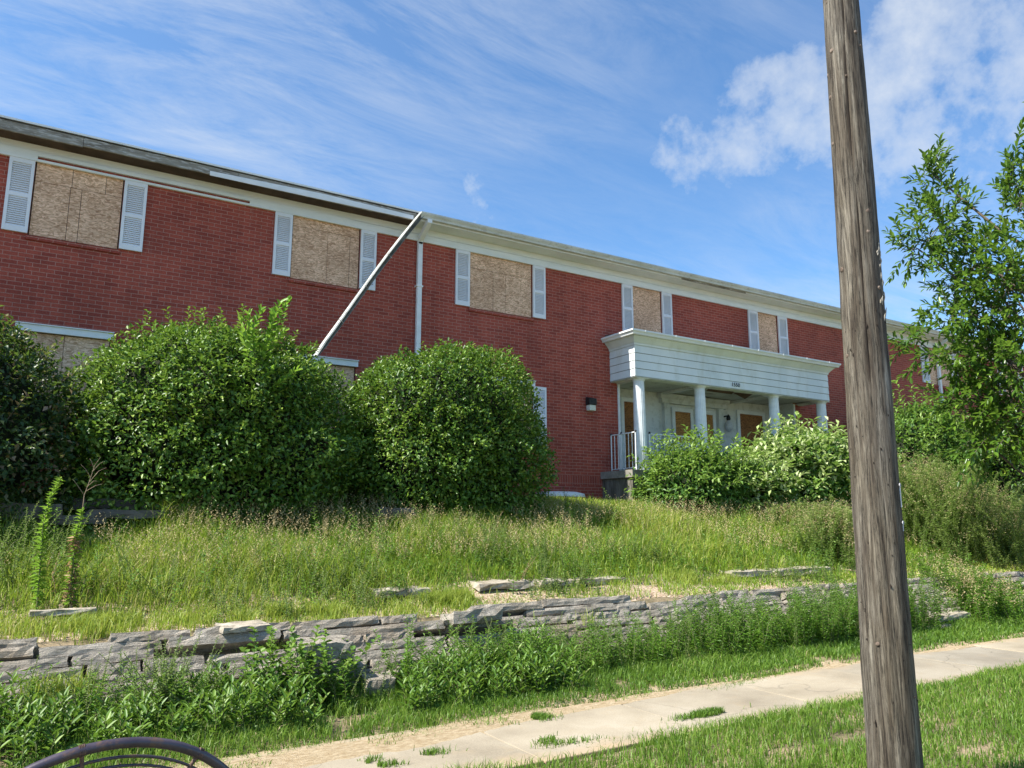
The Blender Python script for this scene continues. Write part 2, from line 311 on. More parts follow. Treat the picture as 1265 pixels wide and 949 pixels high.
class SinNoise:
    def __init__(s, freq, k=10, seed=0):
        r_ = np.random.default_rng(seed); s.w = r_.normal(size=(k, 3))*freq; s.p = r_.uniform(0, 6.28, k); s.k = k
    def __call__(s, P): return np.sin(P@s.w.T+s.p).sum(1)/math.sqrt(s.k/2)/1.6
def fbm(P, freq, seed=0, oct=3):
    o = 0; a = 1
    for i in range(oct): o = o+a*SinNoise(freq*2**i, 9, seed*10+i)(P); a *= .5
    return o/1.75

# ------------------------------------------------------------------ terrain
YZ = [(-200, -.12), (-2.45, -.12), (-2.4, 0), (3.9, .0), (4.5, .02), (4.70, -.05), (5.82, -.05), (5.95, .02), (6.6, .06), (7.1, .1), (7.4, .36), (7.72, .62),
      (8.35, .70), (8.75, .86), (9.6, 1.1), (10.4, 1.36), (11.2, 1.62), (12.5, 1.92), (13.8, 2.08), (300, 2.08)]
_yy = [a for a, b in YZ]; _zz = [b for a, b in YZ]
def gz(x, y):
    x = np.asarray(x, float); y = np.asarray(y, float)
    z = np.interp(y, _yy, _zz)
    P = np.stack([x, y, np.zeros_like(x)], -1).reshape(-1, 3)
    a = np.interp(y, [2, 4.5, 4.7, 5.85, 6, 7, 8, 13, 14], [.02, .015, 0, 0, .015, .03, .05, .05, 0])
    return z+a*fbm(P, 1.3, 3).reshape(x.shape)
xs = np.concatenate([-np.geomspace(200, 4, 16), np.arange(-3.5, 24, .14), np.geomspace(24.5, 260, 16)])
ys = np.concatenate([-np.geomspace(200, 2.6, 12), [-2.45, -2.4, -1.5, -.5, .5], np.arange(1.2, 14.2, .09), np.geomspace(14.5, 300, 14)])
X, Y = np.meshgrid(xs, ys, indexing='ij'); Z = gz(X, Y)
V = np.stack([X, Y, Z], -1).reshape(-1, 3); nx, ny = X.shape
I = (np.arange(nx-1)[:, None]*ny+np.arange(ny-1)[None]).ravel()
F = np.stack([I, I+ny, I+ny+1, I+1], 1)
me = bpy.data.meshes.new('ground'); me.from_pydata(V.tolist(), [], F.tolist())
me.polygons.foreach_set('use_smooth', np.ones(len(F), bool))
tag(finish('ground', me, M['soil'], None), kind='structure')
b = MB(); b.box(-200, 260, -9.5, -2.62, -.2, -.112); tag(b.build('street', M['asphalt']), kind='structure')
b = MB(); b.box(-200, 260, -2.62, -2.38, -.2, .012); tag(b.build('kerb', M['slab'], bevel=.02), kind='structure')
# sidewalk of separate slabs, a touch uneven
b = MB(); x = -9.0; k = 0
while x < 60:
    w = 1.52; t = rng.uniform(-.008, .008, 4)
    y0 = 4.66+rng.uniform(-.02, .02); y1 = 5.86+rng.uniform(-.02, .02)
    V = [(x, y0, -.12), (x+w-.012, y0, -.12), (x+w-.012, y1, -.12), (x, y1, -.12), (x, y0, t[0]), (x+w-.012, y0, t[1]), (x+w-.012, y1, t[2]), (x, y1, t[3])]
    b.add(V, [(0, 3, 2, 1), (4, 5, 6, 7), (0, 1, 5, 4), (1, 2, 6, 5), (2, 3, 7, 6), (3, 0, 4, 7)]); x += w; k += 1
tag(b.build('sidewalk', M['walk'], bevel=.008), kind='structure')
# thin drifts of straw and chips along the sidewalk edge and on the wall bench
def drift(name, ysf, x0, x1, m, up=.012, step=.08):
    b = MB(); n = int((x1-x0)/step); V = []; F = []
    for i in range(n+1):
        x = x0+i*step; a, c_ = ysf(x)
        for j in range(7):
            y = a+(c_-a)*j/6; h = up*math.sin(math.pi*j/6)**.6-.004
            V.append((x, y, max(float(gz(x, y)), 0.0 if 4.67 < y < 5.85 else -1)+h+rng.uniform(0, .004)))
    for i in range(n):
        for j in range(6):
            a = i*7+j; F.append((a, a+7, a+8, a+1))
    b.add(V, F, True); return b.build(name, m)
sn = lambda x, f, s_: float(fbm(np.array([[x, 0, s_]]), f, 5)[0])
tag(drift('straw_drift', lambda x: (float(np.interp(x, [1, 2.4, 3.6, 5, 7], [5.28, 5.40, 5.62, 5.74, 5.78]))+.10*sn(x, 1.6, 1), 6.0+.08*sn(x, 2, 4)), -1, 22, M['straw2'], .012), kind='structure')
tag(drift('chip_bed', lambda x: (7.62+.05*sn(x, 2, 7), 8.75+.1*sn(x, 2, 9)), -1.5, 22, M['straw'], .03), kind='structure')

# ------------------------------------------------------------------ stones
def rock(b, c, size, yaw=0, tilt=0, roll=0, rough=.018, sub=(5, 3, 2)):
    """a rough squared block: subdivided box with noisy faces"""
    nx_, ny_, nz_ = sub; pts = {}; V = []; F = []
    def vid(i, j, k):
        if (i, j, k) not in pts:
            p_ = np.array([(i/nx_-.5), (j/ny_-.5), (k/nz_-.5)])
            e = np.abs(p_)*2; q = p_.copy()
            ed = (e > .99).sum()
            if ed >= 2: q *= .955
            pts[(i, j, k)] = len(V); V.append(q*np.array(size)+rng.normal(0, rough, 3)*np.array([1, 1, .6]))
        return pts[(i, j, k)]
    for i in range(nx_):
        for j in range(ny_):
            for k, fl in ((0, 1), (nz_, 0)):
                q = [vid(i, j, k), vid(i+1, j, k), vid(i+1, j+1, k), vid(i, j+1, k)]; F.append(tuple(q[::-1] if fl else q))
    for i in range(nx_):
        for k in range(nz_):
            for j, fl in ((0, 0), (ny_, 1)):
                q = [vid(i, j, k), vid(i+1, j, k), vid(i+1, j, k+1), vid(i, j, k+1)]; F.append(tuple(q[::-1] if fl else q))
    for j in range(ny_):
        for k in range(nz_):
            for i, fl in ((0, 1), (nx_, 0)):
                q = [vid(i, j, k), vid(i, j+1, k), vid(i, j+1, k+1), vid(i, j, k+1)]; F.append(tuple(q[::-1] if fl else q))
    V = np.array(V)
    cr, sr = math.cos(tilt), math.sin(tilt); V = V@np.array([[1, 0, 0], [0, cr, -sr], [0, sr, cr]]).T
    cr, sr = math.cos(roll), math.sin(roll); V = V@np.array([[cr, 0, sr], [0, 1, 0], [-sr, 0, cr]]).T
    cr, sr = math.cos(yaw), math.sin(yaw); V = V@np.array([[cr, -sr, 0], [sr, cr, 0], [0, 0, 1]]).T
    b.add(V+np.array(c), F)
b = MB()
NC = 8
for k in range(NC):
    x = -3.0+rng.uniform(0, .3)
    while x < 21.5:
        L = rng.uniform(.4, 1.35); h = rng.uniform(.080, .092)
        t = (k+.5)/NC
        sag = .08*sn(x, .8, 11)+.025*sn(x, 2.0, 3+k*.15); topz = (.62 if x < 4 else .68)+.035*sn(x, .5, 2)
        if 14.6 < x < 16: sag -= .05
        zc = .06+(topz-.06)*t+.02*sn(x+L/2, 1.1, 5+k*.1)+rng.normal(0, .004)
        yc = 7.10+.56*t+sag+rng.normal(0, .010)
        if not (k == NC-1 and rng.random() < .16) and not (rng.random() < .02):
            rock(b, (x+L/2, yc, zc-.02), (L-.004, .34, h), rng.normal(0, .012), -.45+rng.normal(0, .03), rng.normal(0, .010), .0055, (9, 3, 2))
        x += L
wall = b.build('stone_retaining_wall', M['stone']); tag(wall, 'slumped grey dry-stacked limestone retaining wall between the weeds and the upper grass', 'wall')
def stone(name, c, size, label, cat, m, group=None, **kw):
    b = MB(); rock(b, (0, 0, 0), size, **kw); o = b.build(name, m); o.location = [float(q) for q in c]
    return tag(o, label, cat, group)
p0 = onY(298, 771, 7.55)
stone('stone_block', (p0[0], 7.50, .665), (.44, .24, .05), 'flat pale block sliding off the wall top, directly above the round-leaved weed clump', 'stone block', M['palestone'], yaw=.12, tilt=.1, rough=.006)
p0 = onY(395, 800, 7.05); stone('stone_block', (p0[0], 6.98, p0[2]), (.5, .3, .16), 'thick grey block pushed out of the wall face, sitting over a dark gap', 'stone block', M['stone'], yaw=.1, tilt=.1, rough=.012)
p0 = onY(468, 817, 6.85); stone('stone_block', (p0[0], 6.86, .16), (.28, .26, .15), 'small squared grey block fallen at the wall foot among the weeds', 'stone block', M['stone'], yaw=-.15, tilt=.05, rough=.008)
p0 = onY(590, 765, 7.2); stone('stone_block', (p0[0], 7.32, .62), (.6, .3, .12), 'long rounded block riding up on the wall top just behind the goldenrod', 'stone block', M['stone'], yaw=.05, tilt=-.2, rough=.012)
p0 = onY(1160, 757, 7.0)
stone('stone_block', (p0[0], 6.95, .18), (1.0, .4, .09), 'broad flat slab at the wall foot right of the utility pole', 'stone slab', M['palestone'], yaw=.05, rough=.008)
stone('stone_block', (p0[0]-.75, 6.75, .08), (.7, .35, .08), 'lower flat slab half sunk in the grass, just right of the utility pole', 'stone slab', M['palestone'], yaw=-.05, rough=.008)
EG = 'edging stones laid in a line above the retaining wall'
ed = [(458, 528, 'edging stone at the left start of the row, half hidden by yellow crabgrass'), (583, 655, 'edging stone right of the crabgrass clump, with a gap on its right'), (658, 705, 'short clean edging stone in the middle of the left row'),
      (707, 770, 'thick edging stone at the right end of the left row, shadowed underneath'), (895, 945, 'edging stone left of the gap in the right-hand row'), (948, 1020, 'edging stone ending in the bushy grey weeds left of the pole')]
for a, c_, lb in ed:
    yy = 8.55; ym = np.interp((a+c_)/2, [465, 770, 895, 1020], [722, 711, 701, 694]); q0 = onY(a, ym, yy); q1 = onY(c_, ym, yy)
    stone('edging_stone', ((q0[0]+q1[0])/2, yy, .835-(.03 if a == 458 else .012)), (q1[0]-q0[0]-.02, .3, .085), lb, 'edging stone', M['palestone'], EG, yaw=rng.normal(0, .02), tilt=.05, rough=.014)
p0 = onY(80, 739, 8.3); stone('edging_stone', (p0[0], 8.3, .80), (.55, .1, .05), 'thin pale stone strip lying in the grass below the two tall weeds', 'edging stone', M['palestone'], EG, rough=.004)
FG = 'flagstones of the low step in front of the hedges'
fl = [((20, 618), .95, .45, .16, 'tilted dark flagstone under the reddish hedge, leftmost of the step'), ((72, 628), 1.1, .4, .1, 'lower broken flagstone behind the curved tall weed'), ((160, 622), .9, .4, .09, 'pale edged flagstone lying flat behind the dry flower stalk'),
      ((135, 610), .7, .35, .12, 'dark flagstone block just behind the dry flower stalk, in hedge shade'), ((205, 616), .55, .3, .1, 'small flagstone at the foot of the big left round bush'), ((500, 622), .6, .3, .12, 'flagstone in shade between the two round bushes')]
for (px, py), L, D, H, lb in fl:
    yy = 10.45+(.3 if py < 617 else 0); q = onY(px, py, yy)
    stone('flagstone', (q[0], yy+.35, q[2]-.14), (L, D, H+.02), lb, 'flagstone', M['shadestone'], FG, yaw=rng.normal(0, .12), tilt=-.1, rough=.012)

# ------------------------------------------------------------------ building
FY = 13.8
bl = empty('apartment_building', (8, FY, 2.1), 'long two-storey red brick apartment house with boarded windows, white trim and a columned porch', 'building')
XL, XR, YB, ZB, ZT = -8.0, 36.0, 26.0, 1.6, 7.62
upper = [(-.40, .88), (3.73, 5.07), (7.52, 9.12), (12.03, 12.98), (16.50, 17.32), (20.70, 22.0), (24.7, 26.0), (29.5, 30.5)]
lower = [(-.40, .90), (3.73, 5.07), (7.52, 9.12), (20.7, 22.0), (25.4, 26.7)]
UZ = (6.06, 7.31); LZ = (3.28, 4.52)
holes = [(a, c_, *UZ) for a, c_ in upper]+[(a, c_, *LZ) for a, c_ in lower]+[(11.55, 17.76, 2.6, 4.92)]
b = MB()
gx = sorted({XL, XR, *[h[0] for h in holes], *[h[1] for h in holes]}); gzv = sorted({ZB, ZT, *[h[2] for h in holes], *[h[3] for h in holes]})
for i in range(len(gx)-1):
    for j in range(len(gzv)-1):
        cx_, cz_ = (gx[i]+gx[i+1])/2, (gzv[j]+gzv[j+1])/2
        if any(h[0] < cx_ < h[1] and h[2] < cz_ < h[3] for h in holes): continue
        b.add([(gx[i], FY, gzv[j]), (gx[i+1], FY, gzv[j]), (gx[i+1], FY, gzv[j+1]), (gx[i], FY, gzv[j+1])], [(0, 1, 2, 3)])
for h in holes[:-1]:
    x0, x1, z0, z1 = h; d = FY+.12
    b.add([(x0, FY, z0), (x1, FY, z0), (x1, d, z0), (x0, d, z0), (x0, FY, z1), (x1, FY, z1), (x1, d, z1), (x0, d, z1)], [(0, 1, 2, 3), (4, 7, 6, 5), (0, 3, 7, 4), (1, 5, 6, 2)])
b.add([(XL, FY, ZB), (XL, YB, ZB), (XL, YB, ZT), (XL, FY, ZT), (XR, FY, ZB), (XR, YB, ZB), (XR, YB, ZT), (XR, FY, ZT)], [(0, 3, 2, 1), (4, 5, 6, 7), (1, 2, 6, 5)])
b.build('wall', M['brick'], bl)
# roof: low gable
b = MB(); RY = (FY+YB)/2
b.add([(XL-.4, FY-.42, 7.70), (XR+.4, FY-.42, 7.70), (XR+.4, RY, 9.3), (XL-.4, RY, 9.3), (XL-.4, YB+.42, 7.70), (XR+.4, YB+.42, 7.70),
       (XL-.4, FY-.42, 7.735), (XR+.4, FY-.42, 7.735), (XR+.4, RY, 9.34), (XL-.4, RY, 9.34), (XL-.4, YB+.42, 7.735), (XR+.4, YB+.42, 7.735)],
      [(0, 3, 2, 1), (3, 4, 5, 2), (6, 7, 8, 9), (9, 8, 11, 10), (0, 1, 7, 6), (4, 10, 11, 5), (0, 6, 9, 3), (3, 9, 10, 4), (1, 2, 8, 7), (2, 5, 11, 8)])
for gxx in (XL, XR): b.add([(gxx, FY, ZT), (gxx, YB, ZT), (gxx, RY, 9.29)], [(0, 1, 2)])
b.build('roof', M['shingle'], bl)
b = MB(); b.box(XL-.4, XR+.4, FY-.437, FY-.422, 7.715, 7.748); b.build('drip_edge', M['white'], bl)
# frieze, soffit, fascia, gutter
b = MB(); ZF = 7.285
b.box(XL, -.40+.02, FY-.045, FY-.003, ZF+.03, 7.454); b.box(XL, -.38, FY-.055, FY-.003, ZF, ZF+.03)
b.box(2.93, XR, FY-.048, FY-.003, ZF+.025, 7.428); b.box(2.93, XR, FY-.052, FY-.003, ZF, ZF+.023)
b.build('frieze_board', M['frieze'], bl)
b = MB(); b.box(-.38, 2.93, FY-.05, FY-.003, ZF, ZF+.038); b.box(-.38, 2.93, FY-.055, FY-.003, 7.372, 7.43); b.build('frieze_batten', M['frieze'], bl)
b = MB(); b.box(XL, 4.85, FY-.03, FY-.003, 7.462, 7.565); b.box(4.85, XR, FY-.037, FY-.003, 7.438, 7.566)
b.box(-.38, 4.85, FY-.035, FY-.003, 7.432, 7.458); b.build('upper_frieze_board', M['frieze'], bl)
b = MB(); b.box(6.1, XR+.3, FY-.40, FY-.004, 7.57, 7.584); b.build('soffit', M['frieze'], bl)
b = MB(); b.box(XL, 6.1, FY-.372, FY-.004, 7.57, 7.60)
b.build('bare_soffit', M['darkwood_shade'], bl)
b = MB(); x = XL
while x < 6.1:
    L = min(rng.uniform(1.6, 2.6), 6.1-x); dz = rng.uniform(-.012, .012); b.box(x, x+L-.006, FY-.41, FY-.375, 7.548+dz, 7.695); x += L
b.build('weathered_fascia', M['oldwood'], bl)
b = MB()
b.add([(2.15, FY-.425, 7.53), (6.0, FY-.445, 7.545), (6.0, FY-.44, 7.63), (4.2, FY-.43, 7.66), (2.15, FY-.425, 7.61), (2.15, FY-.415, 7.53), (6.0, FY-.43, 7.545), (6.0, FY-.43, 7.63), (4.2, FY-.42, 7.66), (2.15, FY-.415, 7.61)],
      [(0, 1, 2, 3, 4), (9, 8, 7, 6, 5), (0, 5, 6, 1), (4, 3, 8, 9), (3, 2, 7, 8), (0, 4, 9, 5), (1, 6, 7, 2)])
b.build('loose_fascia_cover', M['white'], bl)
def kprof(y, z, w=.125, h=.12):          # K-style gutter, open at the top
    t = .006
    o = [(y, z+h), (y, z), (y-w*.62, z), (y-w*.70, z+h*.30), (y-w*.92, z+h*.62), (y-w, z+h*.80), (y-w, z+h)]
    i = [(y-w+t, z+h), (y-w+t, z+h*.8), (y-w*.92+t, z+h*.64), (y-w*.70+t, z+h*.33), (y-w*.6, z+t), (y-t, z+t), (y-t, z+h)]
    return o+i
b = MB(); b.prism(kprof(FY-.425, 7.595), 6.13, XR+.35); 
for x in (10.2, 14.1, 19.0, 23.5, 28): b.prism([(a-.004 if a < FY-.5 else a, z_-.004) for a, z_ in kprof(FY-.425, 7.595)][:7]+[(FY-.427, 7.70)], x, x+.05, cap=True)
b.build('gutter', M['gutter'], bl)
b = MB(); b.box(6.13, XR+.3, FY-.42, FY-.403, 7.56, 7.712); b.build('fascia_board', M['white'], bl)
b = MB(); q0 = 13.45; b.box(13.3, 15.6, FY-.44, FY-.421, 7.555, 7.594); b.build('peeled_fascia_patch', M['oldwood'], bl)
# downspouts
def downspout(x, zb):
    b = MB(); b.box(x-.05, x+.05, FY-.10, FY-.02, zb, 7.28)
    b.prism([(FY-.10, 7.20), (FY-.02, 7.20), (FY-.02, 7.33), (FY-.40, 7.60), (FY-.52, 7.60), (FY-.52, 7.52), (FY-.10, 7.26)], x-.052, x+.052)
    o = b.build('downspout', M['white'], bl, bevel=.008)
    for z_ in (6.3, 4.7, 3.2): c_ = MB(); c_.box(x-.07, x+.07, FY-.108, FY-.004, z_, z_+.03); c_.build('strap', M['white'], o)
downspout(6.33, 2.1); downspout(25.2, 2.1)

def shutter(x0, x1, z0, z1):
    b = MB(); y0, y1 = FY-.045, FY-.004; st = .045; zm = z0+(z1-z0)*.50
    b.box(x0, x0+st, y0, y1, z0, z1); b.box(x1-st, x1, y0, y1, z0, z1)
    b.box(x0+st, x1-st, y0+.002, y1, z0, z0+.09); b.box(x0+st, x1-st, y0+.002, y1, z1-.07, z1); b.box(x0+st, x1-st, y0+.002, y1, zm-.03, zm+.03)
    o = b.build('shutter', M['shutter'], bl)
    b = MB()
    for a, c_ in ((z0+.09, zm-.03), (zm+.03, z1-.07)):
        n = int((c_-a)/.034)
        for i in range(n):
            z_ = a+(c_-a)*i/n; dz = (c_-a)/n
            b.prism([(y0+.008, z_+.002), (y0+.013, z_), (y1-.006, z_+dz*.95), (y1-.011, z_+dz)], x0+st, x1-st)
        b.box(x0+st, x1-st, y1-.004, y1, a, c_)
    b.build('louvers', M['shutter'], o)
def window(x0, x1, z0, z1, parts, m, sill=True, headboard=False):
    b = MB(); t = .035; y0, y1 = FY+.03, FY+.10
    b.box(x0+.002, x0+t, y0, y1, z0+.002, z1-.002); b.box(x1-t, x1-.002, y0, y1, z0+.002, z1-.002); b.box(x0+t, x1-t, y0, y1, z1-t, z1-.002); b.box(x0+t, x1-t, y0, y1, z0+.002, z0+t)
    w = b.build('window', M['darkwood_shade'], bl)
    for (u0, u1, v0, v1) in parts:
        b = MB(); g_ = .0035; W, H = x1-x0-.03, z1-z0-.02
        b.box(x0+.015+u0*W+g_, x0+.015+u1*W-g_, FY+.012+rng.uniform(0, .006), FY+.028, z0+.01+v0*H+g_, z0+.01+v1*H-g_); b.build('board', m, w)
    if sill:
        b = MB(); n = int((x1-x0+.04)/.0677)
        b.prism([(FY-.035, z0-.075), (FY-.003, z0-.085), (FY+.02, z0-.004), (FY-.04, z0-.016)], x0-.02, x1+.02); b.build('sill', M['brick'], w)
    if headboard:
        b = MB(); b.box(x0-.02, x1+.03, FY-.06, FY-.004, z1-.005, z1+.10); b.box(x0-.03, x1+.04, FY-.085, FY-.003, z1+.102, z1+.117); b.build('head_board', M['white'], w)
SH = [(-.75, -.405), (.885, 1.235), (3.40, 3.725), (5.075, 5.40), (7.18, 7.515), (9.125, 9.455), (11.70, 12.025), (12.985, 13.31), (16.12, 16.49), (17.33, 17.70), (20.30, 20.69), (22.0, 22.37), (24.28, 24.68), (26.02, 26.4), (29.1, 29.48), (30.52, 30.9)]
for a, c_ in SH: shutter(a, c_, 6.075, 7.283)
for a, c_ in ((9.125, 9.455), (7.18, 7.515), (22.02, 22.37), (25.02, 25.38)): shutter(a, c_, 3.25, 4.52)
window(*upper[0], *UZ, [(0, .41, .74, 1), (.41, .80, .74, 1), (.80, 1, .74, 1), (0, .40, 0, .74), (.40, .53, 0, .74), (.53, 1, 0, .74)], M['osb'])
window(*upper[1], *UZ, [(0, 1, .84, 1), (0, .52, 0, .84), (.52, .86, 0, .84), (.86, 1, 0, .84)], M['osb'])
window(*upper[2], *UZ, [(0, 1, .72, 1), (0, .37, 0, .72), (.37, .57, 0, .72), (.57, 1, 0, .72)], M['osb'])
for u in upper[3:]: window(*u, *UZ, [(0, 1, 0, 1)], M['osb'])
for u in lower: window(*u, *LZ, [(0, .5, 0, 1), (.5, 1, 0, 1)], M['osb'], headboard=True)
# wall lamp
b = MB(); b.box(10.56, 10.77, FY-.15, FY-.002, 4.225, 4.37); b.prism([(FY-.15, 4.37), (FY-.002, 4.37), (FY-.002, 4.405), (FY-.06, 4.40)], 10.56, 10.77); lp = b.build('wall_lamp', M['black'], bl, bevel=.008)
b = MB(); b.box(10.575, 10.755, FY-.135, FY-.004, 4.09, 4.223); b.build('lens', M['lens'], lp, bevel=.015)

# porch -------------------------------------------------------------
PX0, PX1, PF, PBK = 11.30, 18.15, 12.92, 14.5
ZC = 4.86
b = MB()      # recess: back wall and side walls
b.box(11.50, 17.85, PBK, PBK+.1, 2.6, 5.0); b.box(17.76, 17.86, FY+.002, PBK-.002, 2.6, 5.0); b.box(11.45, 11.55, FY+.002, PBK-.002, 2.6, 5.0)
for z_ in np.arange(2.9, 4.8, .2): b.prism([(FY+.05, z_), (PBK-.01, z_), (PBK-.01, z_+.012), (FY+.05, z_+.012)], 17.748, 17.759)
b.build('porch_wall', M['porchwhite'], bl)
for x0, x1, y0, z0, nm in ((11.50, 11.555, FY-.03, 2.72, 'corner_trim'), (17.755, 17.82, FY-.03, 2.72, 'corner_trim'), (18.9, 18.97, FY-.09, 2.1, 'porch_downspout')):
    b = MB(); b.box(x0, x1, y0, FY-.003, z0, 4.83); b.build(nm, M['white'], bl)
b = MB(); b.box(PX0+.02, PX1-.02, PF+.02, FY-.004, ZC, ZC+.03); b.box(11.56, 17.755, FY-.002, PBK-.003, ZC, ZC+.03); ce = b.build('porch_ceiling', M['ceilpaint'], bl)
for x in (11.54, 13.46, 16.10, 18.02):
    b = MB(); b.box(x-.06, x+.06, PF+.15, (PBK-.004 if 11.6 < x < 17.7 else FY-.006), ZC-.07, ZC-.003); b.build('ceiling_beam', M['porchwhite'], ce)
b = MB(); b.add([(13.9, 13.2, ZC-.004), (14.7, 13.1, ZC-.004), (14.75, 13.25, ZC-.10), (13.95, 13.35, ZC-.07)], [(0, 1, 2, 3)]); b.add([(14.9, 13.4, ZC-.005), (15.6, 13.3, ZC-.005), (15.5, 13.5, ZC-.12)], [(0, 1, 2)]); b.build('peeling_panel', M['darkwood_shade'], ce)
# entablature with lapped boards on three sides
b = MB(); zb = 4.83; bh = .18
for k in range(4):
    z0 = zb+k*bh+.008; z1 = zb+(k+1)*bh; o = .014; 
    prof_f = [(PF-o, z0), (PF-.002, z1-.002), (PF+.03, z1-.002), (PF+.03, z0)]
    b.prism(prof_f, PX0-.002, PX1+.002)
    b.prism([(PX0-o, z0), (PX0-.003, z1-.002), (PX0+.03, z1-.002), (PX0+.03, z0)], PF+.032, FY-.003, axis='y')
    b.prism([(PX1+o, z0), (PX1+.003, z1-.002), (PX1-.03, z1-.002), (PX1-.03, z0)], PF+.032, FY-.003, axis='y')
    b.box(PX0-o-.001, PX0+.025, PF-o-.001, PF+.028, z0, z1-.003)
en = b.build('entablature', M['lap'], bl)
b = MB(); b.box(PX0+.006, PX1-.006, PF+.008, PF+.024, zb+.01, zb+4*bh-.002); b.box(PX0+.006, PX0+.022, PF+.034, FY-.004, zb+.01, zb+4*bh-.002); b.build('lap_shadow_backing', M['darkwood_shade'], en)  # dark backing seen through the board gaps, painting the lap shadow lines
b = MB(); b.box(PX0+.0, PX1, PF+.0, PF+.28, zb-.012, zb-.002); b.box(PX0, PX0+.3, PF+.282, FY-.003, zb-.012, zb-.002); b.box(PX1-.3, PX1, PF+.282, FY-.003, zb-.012, zb-.002); b.build('beam_underside', M['porchwhite'], en)
def flare(z0, z1, o0, o1, mname, nm):        # ring flaring outwards on three sides
    b = MB()
    V = [(PX0-o0, FY-.003, z0), (PX0-o0, PF-o0, z0), (PX1+o0, PF-o0, z0), (PX1+o0, FY-.003, z0), (PX0-o1, FY-.003, z1), (PX0-o1, PF-o1, z1), (PX1+o1, PF-o1, z1), (PX1+o1, FY-.003, z1)]
    b.add(V, [(0, 4, 5, 1), (1, 5, 6, 2), (2, 6, 7, 3), (0, 1, 2, 3), (4, 7, 6, 5), (0, 3, 7, 4)]); return b.build(nm, M[mname], en)
flare(5.553, 5.60, .02, .03, 'lap', 'crown_moulding'); flare(5.603, 5.735, .03, .15, 'lap', 'crown_moulding')
b = MB(); V = []
def ring(o): return [(PX0-o, FY-.01), (PX0-o, PF-o), (PX1+o, PF-o), (PX1+o, FY-.01)]
prof = [(.15, 5.74), (.22, 5.74), (.235, 5.78), (.265, 5.81), (.265, 5.845), (.258, 5.845), (.15, 5.835)]
for o, z_ in prof: V += [(x_, y_, z_) for x_, y_ in ring(o)]
F = []
npf = len(prof)
for i in range(npf):
    for j in range(3): F.append((i*4+j, i*4+j+1, ((i+1) % npf)*4+j+1, ((i+1) % npf)*4+j))
F += [tuple(i*4 for i in range(npf)), tuple(i*4+3 for i in range(npf))[::-1]]
b.add(V, F)
for x in np.arange(11.4, 18.3, .93): b.box(x, x+.03, PF-.272, PF-.262, 5.80, 5.85)
b.build('porch_gutter', M['white'], en)
b = MB(); b.add([(PX0-.14, PF-.14, 5.838), (PX1+.14, PF-.14, 5.838), (PX1+.14, FY-.004, 5.93), (PX0-.14, FY-.004, 5.93), (PX0-.14, PF-.14, 5.80), (PX1+.14, PF-.14, 5.80), (PX1+.14, FY-.004, 5.80), (PX0-.14, FY-.004, 5.80)],
                [(0, 1, 2, 3), (4, 7, 6, 5), (0, 4, 5, 1), (0, 3, 7, 4), (1, 5, 6, 2)]); b.build('porch_roof', M['shingle'], en)
# house number
cu = bpy.data.curves.new('number', 'FONT'); cu.body = '1550'; cu.size = .135; cu.extrude = .004; cu.space_character = 1.12
to = bpy.data.objects.new('number', cu); COL.objects.link(to); bpy.context.view_layer.update()
me = bpy.data.meshes.new_from_object(to.evaluated_get(bpy.context.evaluated_depsgraph_get())); bpy.data.objects.remove(to)
pn = onY(904.5, 480.5, PF-.02); no = finish('house_number', me, M['black'], en)
no.rotation_euler = (math.pi/2, 0, 0); no.location = Vector((pn[0]-.02, PF-.026, 4.885))-Vector(wloc(bl)); 
# columns: round, with shallow flutes, tapered, plinth and capital
def column(x, y, z0, z1):
    b = MB(); n = 40; rows = [(z0+.035, .143), (z0+.6, .141), (z0+1.3, .134), (z1-.06, .122)]; V = []
    for z_, r_ in rows:
        for k in range(n):
            rr = r_*(1-(.035 if k % 2 else 0)); V.append((x+rr*math.cos(2*math.pi*k/n), y+rr*math.sin(2*math.pi*k/n), z_))
    b.add(V, [(i*n+k, i*n+(k+1) % n, (i+1)*n+(k+1) % n, (i+1)*n+k) for i in range(len(rows)-1) for k in range(n)], False)
    o = b.build('column', M['white'], bl)
    b = MB(); b.box(x-.17, x+.17, y-.17, y+.17, z0+.001, z0+.03); b.tube([(x, y, z0+.03), (x, y, z0+.06)], [.16, .148], 24); b.build('plinth', M['white'], o)
    b = MB(); b.tube([(x, y, z1-.075), (x, y, z1-.06), (x, y, z1-.035), (x, y, z1-.025)], [.128, .142, .145, .16], 24); b.box(x-.18, x+.18, y-.15, y+.18, z1-.025, z1-.013); b.build('capital', M['white'], o)
for x in (11.54, 13.46, 16.10, 18.02): column(x, 13.09, 2.72, 4.832)
# slab and base
b = MB(); b.box(10.95, 18.5, 12.70, FY-.002, 2.56, 2.72); b.box(11.56, 17.755, FY-.001, PBK-.002, 2.56, 2.719); sl = b.build('porch_slab', M['slab'], bl)
b = MB(); b.box(11.0, 18.45, 12.76, FY-.003, 1.5, 2.558); b.build('porch_base', M['concrete'], sl)
b = MB()
for k, y in enumerate((12.36, 12.02, 11.68)): b.box(13.9, 15.7, y, 12.70-.001-(0 if k == 0 else 0), 1.4, 2.55-.18*(k+1)) if k == 0 else b.box(13.9, 15.7, y, y+.338, 1.4, 2.55-.18*(k+1))
b.build('porch_step', M['slab'], sl)
